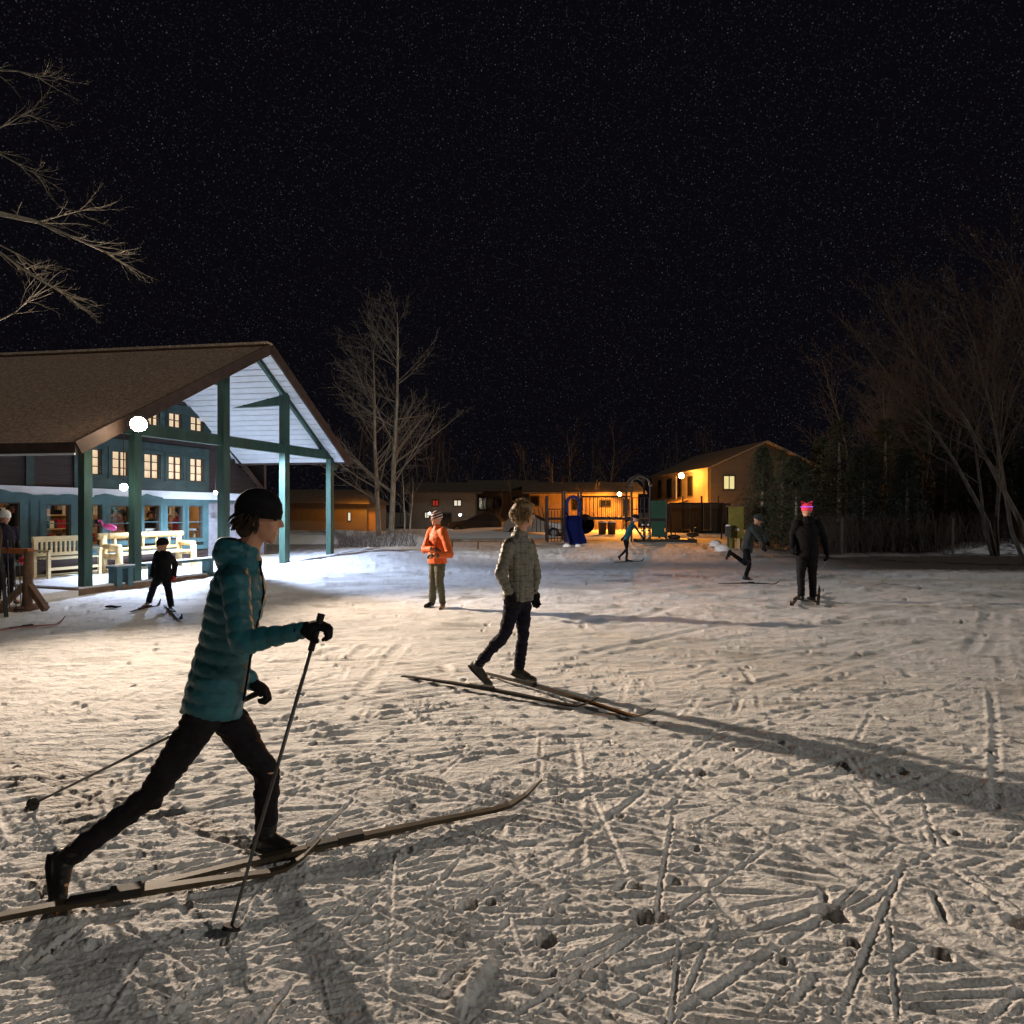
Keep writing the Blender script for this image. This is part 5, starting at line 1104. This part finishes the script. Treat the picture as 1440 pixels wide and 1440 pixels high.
# ---------------------------------------------------------------- playground
def playground():
    D = 33.0; X = lambda px: P(px, 0, D).x; Z = lambda py: CAMZ-(py-720)/F*D; ox = X(850)
    t = thing('play_structure', 'playground climbing frame with bridge railing, blue slide and arched tower', 'playground', (ox, D, 0))
    x = lambda px: X(px)-ox
    for px, yt, dy in ((770, 697, 0), (794, 690, 0), (817, 692, 0), (770, 697, 1.4), (794, 690, 1.4), (817, 692, 1.4), (888, 680, 0), (914, 680, 0), (888, 680, 1.5), (914, 680, 1.5), (937, 702, 0), (937, 702, 1.5)): MB().tube([(x(px), dy, -.1), (x(px), dy, Z(yt))], .055, 8).build('post', 'darkmetal', t)
    MB().bx(x(816), x(888), .0, 1.4, Z(731), Z(727)).build('bridge_deck', 'darkmetal', t); MB().bx(x(770), x(816), .0, 1.4, Z(731), Z(728)).build('platform', 'darkmetal', t); MB().bx(x(888), x(937), 0, 1.5, Z(733), Z(729)).build('platform', 'darkmetal', t)
    me = MB().tube([(0, 0, 0), (0, 0, Z(698)-Z(727))], .016, 6).mesh('baluster')
    for k in range(26):
        o = link('baluster', me, 'darkmetal', t); o.location = (x(817)+(x(888)-x(817))*k/25, .02, Z(727))
        if k % 2 == 0: o = link('baluster', me, 'darkmetal', t); o.location = (x(817)+(x(888)-x(817))*k/25, 1.38, Z(727))
    for y in (.02, 1.38): MB().tube([(x(816), y, Z(698)), (x(888), y, Z(698))], .03, 8).build('handrail', 'darkmetal', t)
    me = MB().tube([(0, 0, 0), (0, 0, Z(716)-Z(760))], .02, 6).mesh('bar')
    for k in range(6): o = link('bar', me, 'darkmetal', t); o.location = (x(771)+(x(793)-x(771))*k/5, -.05, Z(762))
    for yy in (716, 730, 745, 757): MB().tube([(x(770), -.05, Z(yy)), (x(794), -.05, Z(yy))], .022, 8).build('rung', 'darkmetal', t)
    # left climbing net arc
    for k in range(5):
        f = k/4; MB().tube([(x(745+6*k), .6, Z(712+1.5*(4-k))), (x(750+5*k), .1, Z(728)), (x(748+6*k), -.4, Z(748))], .02, 5).build('arched_bar', 'darkmetal', t)
    # slide hood and chute
    h = MB(); n = 14; w = (x(817)-x(795))/2; cx = (x(795)+x(817))/2
    for (y0, y1) in ((-.15, .35),):
        vs = []; fs = []
        for i in range(n+1):
            a = math.pi*i/n
            for r_, y in ((1.0, y0), (1.0, y1), (.62, y1), (.62, y0)): vs.append((cx-math.cos(a)*w*r_, y, Z(708)+math.sin(a)*(Z(697)-Z(708))*(r_+.05)))
        for i in range(n):
            for j in range(4): fs.append((i*4+j, i*4+(j+1) % 4, i*4+4+(j+1) % 4, i*4+4+j))
        h.add(vs, fs)
    for s_ in (-1, 1): h.bx(cx+s_*w*.81-w*.19, cx+s_*w*.81+w*.19, -.15, .35, Z(726), Z(708))
    h.build('slide_hood', 'blue', t)
    c = MB(); pts = [(cx, -.1, Z(727)), (cx-.05, -.7, Z(735)), (cx-.1, -1.3, Z(748)), (cx-.05, -1.9, Z(758)), (cx, -2.4, Z(765.5))]; vs = []; fs = []
    prof = [(-.42, .30), (-.40, .02), (.40, .02), (.42, .30), (.36, .30), (.34, .08), (-.34, .08), (-.36, .30)]
    for p in pts:
        for a, b in prof: vs.append((p[0]+a, p[1], p[2]+b))
    for i in range(len(pts)-1):
        for j in range(8): fs.append((i*8+j, i*8+(j+1) % 8, i*8+8+(j+1) % 8, i*8+8+j))
    c.add(vs, fs); c.build('slide_chute', 'blue', t)
    MB().bx(cx-.40, cx+.40, -.13, -.05, Z(764), Z(728)).build('slide_panel', 'blue', t)
    # arched top
    for y0, y1 in ((0, 1.5), (1.5, 0)):
        pts = []
        for i in range(13):
            f = i/12; a = math.pi*f; pts.append((x(888)+(x(914)-x(888))*(.5-.5*math.cos(a)), y0+(y1-y0)*f, Z(684)+(Z(668)-Z(684))*math.sin(a)**.7))
        MB().tube(pts, .055, 8).build('roof_arch', 'metal', t, True)
    for y in (0, 1.5): 
        pts = [(x(888)+(x(914)-x(888))*(.5-.5*math.cos(math.pi*i/12)), y, Z(686)+(Z(671)-Z(686))*math.sin(math.pi*i/12)**.7) for i in range(13)]
        MB().tube(pts, .04, 8).build('roof_arch', 'metal', t, True)
    for px in (886, 888, 914, 916): MB().sph((x(px), 0, Z(683)), .08, 8, 6).build('post_cap', 'metal', t, True)
    for yy in (700, 716): MB().tube([(x(888), 0, Z(yy)), (x(914), 0, Z(yy))], .025, 8).build('handrail', 'darkmetal', t)
    for k in range(5): MB().tube([(x(890+5.5*k), 0, Z(729)), (x(890+5.5*k), 0, Z(700))], .018, 6).build('baluster', 'darkmetal', t)
    MB().bx(x(915), x(936), -.04, .02, Z(729), Z(704)).build('panel', 'green', t); MB().bx(x(916), x(935), -.05, .01, Z(755), Z(733)).build('panel', 'green', t)
    for k in range(3):
        for j in range(3): MB().sph((x(903+4*k), -.1, Z(738+8*j)), .06, 8, 6).build('climbing_bead', 'metal' if (j+k) % 2 else 'paper', t, True)
    for px in (901, 907, 911): MB().tube([(x(px), -.1, -.05), (x(px), -.1, Z(729))], .02, 6).build('climbing_cable', 'darkmetal', t)
    MB().bx(x(893), x(975), -.7, .5, -.05, .22).build('base_step', 'darktrim', t)
playground()
def tunnel_ring():
    p = P(822, 737, 34.5); t = thing('crawl_tunnel', 'dark round crawl tunnel beside the blue slide', 'playground tunnel', p); ring(MB(), (0, 0, 0), (.42, 0, 0), (0, 0, .42), .12).build('tunnel_ring', 'blacknavy', t, True); MB().loft([((0, .3, 0), (.42, 0, 0), (0, 0, .42)), ((0, 1.5, 0), (.42, 0, 0), (0, 0, .42))], 18).build('tunnel_tube', 'blacknavy', t, True); MB().box((0, .6, -.7), (.1, .1, 1.0)).build('support', 'darkmetal', t)
tunnel_ring()
def spinner(px, py, d, label):
    p = P(px, 0, d); t = thing('spring_rider', label, 'playground ride', (p.x, d, 0)); z = CAMZ-(py-720)/F*d
    MB().ell((0, 0, z), (.34, 0, 0), (0, .34, 0), (0, 0, .13)).build('seat', 'darktrim', t, True); pts = [(math.cos(i*.9)*.08, math.sin(i*.9)*.08, z*i/28) for i in range(28)]; MB().tube(pts, .02, 5).build('spring', 'metal', t, True); MB().tube([(.05, 0, z), (.08, 0, z+.35), (.28, 0, z+.4)], .02, 6).build('handle', 'darkmetal', t)
spinner(974, 752, 34, 'dark round spring rider right of the play tower'); spinner(948, 755, 33.5, 'dark spring rider next to the play tower platform')
for i, px in enumerate((847, 860)):
    p = P(px, 0, 46); t = thing('litter_bin', ['brown litter bin with snowy lid, left of two', 'brown litter bin with snowy lid, right of two'][i], 'bin', (p.x, 46, -.05), group='litter bins behind the bridge')
    MB().loft([((0, 0, 0), (.27, 0, 0), (0, .27, 0)), ((0, 0, .85), (.30, 0, 0), (0, .30, 0)), ((0, 0, .88), (.33, 0, 0), (0, .33, 0))], 14).build('drum', 'barrel', t, True); MB().ell((0, 0, .9), (.31, 0, 0), (0, .31, 0), (0, 0, .12)).build('lid', 'snow', t, True)
# swing frame
def swing():
    d = 37; x0, x1 = P(942, 0, d).x, P(1018, 0, d).x; t = thing('swing_frame', 'tall swing frame of dark tubes right of the green panels', 'swing', ((x0+x1)/2, d, 0)); h = (x1-x0)/2; z = CAMZ-(708-720)/F*d
    MB().tube([(-h, 0, z), (h, 0, z)], .05, 8).build('top_bar', 'darkmetal', t)
    for s_ in (-1, 1):
        for y in (-.8, .8): MB().tube([(s_*h, 0, z), (s_*(h+.1), y, -.1)], .045, 8).build('leg', 'darkmetal', t)
    for xx in (-.6, .6):
        for k in (-.2, .2): MB().tube([(xx+k, 0, z), (xx+k, 0, .55)], .012, 5).build('chain', 'metal', t)
        MB().box((xx, 0, .55), (.48, .2, .05)).build('swing_seat', 'rubber', t)
swing()
# yellow board kiosk
def kiosk():
    d = 27.5; p = P(1035, 0, d); t = thing('notice_board', 'yellow green notice board on two posts beside the dark evergreen', 'notice board', (p.x, d, 0)); z = lambda y: CAMZ-(y-720)/F*d; x = lambda q: P(q, 0, d).x-p.x
    MB().bx(x(1025), x(1045), -.06, .06, z(757), z(713)).build('panel', 'yellowp', t)
    for q in (1028, 1042): MB().bx(x(q)-.05, x(q)+.05, .07, .15, -.1, z(716)).build('post', 'yellowp', t)
    MB().bx(x(1029), x(1033), -.05, .05, z(772), z(757.3)).build('leg', 'yellowp', t); MB().bx(x(1037), x(1040), -.05, .05, z(772), z(757.3)).build('leg', 'pine', t)
    MB().bx(x(1033), x(1039), -.075, -.062, z(746.5), z(743)).build('notice', 'paper', t); MB().bx(x(1023), x(1047), -.12, .18, z(712.8), z(711.2)).build('cap_board', 'wood', t)
    q = P(1024, 0, 27.2); b = thing('post_box', 'small grey box on a post left of the yellow notice board', 'box', (q.x, 27.2, 0)); MB().bx(-.09, .09, -.1, .1, .55, 1.0).build('box_body', 'metal', b); MB().bx(-.03, .03, -.03, .03, 0, .55).build('post', 'metal', b); MB().ell((0, 0, 1.02), (.11, 0, 0), (0, .12, 0), (0, 0, .05)).build('snow_cap', 'snow', b, True)
kiosk()
def boulder(px, py, s_, label, m='snow'):
    g = G(px, py); r = random.Random(px); bm = bmesh.new(); bmesh.ops.create_icosphere(bm, subdivisions=3, radius=s_)
    for v in bm.verts: v.co *= 1+.22*float(fbm(np.array(v.co.x*3/s_+px), np.array(v.co.z*3/s_+v.co.y*2/s_), 3)); v.co.z *= .7
    me = bpy.data.meshes.new('snow_lump'); bm.to_mesh(me); bm.free(); me.polygons.foreach_set('use_smooth', [True]*len(me.polygons)); o = link('snow_lump', me, m); o.location = g+V(0, 0, s_*.3); tag(o, label, 'snow lump', 'loose snow lumps')
boulder(1006, 768, .28, 'rounded lump of snow left of the yellow notice board'); boulder(1015, 775, .28, 'broad lump of snow under the yellow notice board'); boulder(797, 770, .18, 'lump of snow at the foot of the blue slide'); boulder(813, 769, .14, 'smaller lump of snow right of the slide foot')
# cars
def car(loc, rz, paint, label):
    t = thing('parked_car', label, 'car', loc, rz)
    pr = [(-2.1, .35), (-2.1, .85), (-1.95, 1.0), (-1.5, 1.42), (-.2, 1.46), (.55, 1.05), (1.7, .92), (2.1, .75), (2.12, .35)]; vs = []; fs = []; n = len(pr)
    for y, k in ((-.85, 1), (-.6, 1.0), (.6, 1.0), (.85, 1)):
        for x, z in pr: vs.append((x, y*(1 if z < 1.1 else .82), z if abs(y) > .7 else z+.02))
    for i in range(3):
        for j in range(n-1): fs.append((i*n+j, i*n+j+1, i*n+n+j+1, i*n+n+j))
        fs.append((i*n, i*n+n, i*n+n+n-1, i*n+n-1))
    fs += [tuple(range(n)), tuple(reversed(range(3*n, 4*n)))]; o = MB().add(vs, fs).build('body', paint, t)
    bm = bmesh.new(); bm.from_mesh(o.data); bmesh.ops.recalc_face_normals(bm, faces=bm.faces); bmesh.ops.bevel(bm, geom=bm.edges[:], offset=.05, segments=2, affect='EDGES'); bm.to_mesh(o.data); bm.free()
    for x in (-1.3, 1.35):
        for y in (-.86, .86):
            w = MB().loft([((x, y-.1, .33), (.34, 0, 0), (0, 0, .34)), ((x, y+.1, .33), (.34, 0, 0), (0, 0, .34))], 18).build('wheel', 'rubber', t, True); MB().loft([((x, y-.115, .33), (.20, 0, 0), (0, 0, .20)), ((x, y+.115, .33), (.20, 0, 0), (0, 0, .20))], 14).build('rim', 'metal', w)
    for y in (-.80, .80): MB().add([(-1.4, y*.93, 1.05), (.35, y*.93, 1.05), (-.25, y*.90, 1.38), (-1.25, y*.90, 1.38), (-1.4, y*.90, 1.05), (.35, y*.90, 1.05), (-.25, y*.86, 1.38), (-1.25, y*.86, 1.38)], [(0, 1, 2, 3), (7, 6, 5, 4), (0, 4, 5, 1), (1, 5, 6, 2), (2, 6, 7, 3), (3, 7, 4, 0)]).build('side_window', 'windark', t)
    MB().add([(.62, -.62, 1.08), (.62, .62, 1.08), (-.12, .55, 1.44), (-.12, -.55, 1.44)], [(0, 1, 2, 3)]).build('windscreen', 'windark', t)
    for y in (-.6, .6): MB().box((2.09, y, .68), (.08, .3, .14)).build('headlight', 'paper', t)
car((P(755, 0, 42).x, 42, -.05), -.3, 'carpaint', 'pale car lit orange, half hidden by the man in the quilted jacket'); car((P(672, 0, 49).x, 49, -.05), 2.9, 'cardark', 'dark parked car with snow on it behind the orange jacket')
# added floodlight mast outside the right edge, carries the extra side light
t = thing('added_flood_mast', 'added floodlight mast outside the right side of the field', 'floodlight', (17.6, 9.1, 0)); MB().tube([(0, 0, 0), (0, 0, 7.7)], [.09, .06], 10).build('mast', 'metal', t, True); MB().box((-.12, -.1, 7.55), (.35, .25, .25)).build('added_lamp_head', 'darkmetal', t)
# bench-like low rail and small things behind the orange jacket
p0, p1 = P(598, 765, 27), P(708, 764, 26); t = thing('low_rail', 'thin pale snow topped rail behind the orange jacket', 'rail', (p0.x, p0.y, 0)); d = p1-p0; d.z = 0; MB().tube([V(0, 0, .42), V(0, 0, .42)+d], .05, 8).build('rail_bar', 'birch', t, True)
for f_ in (.02, .35, .68, .98): MB().tube([d*f_, d*f_+V(0, 0, .42)], .045, 8).build('post', 'wood', t)
print('script ok')
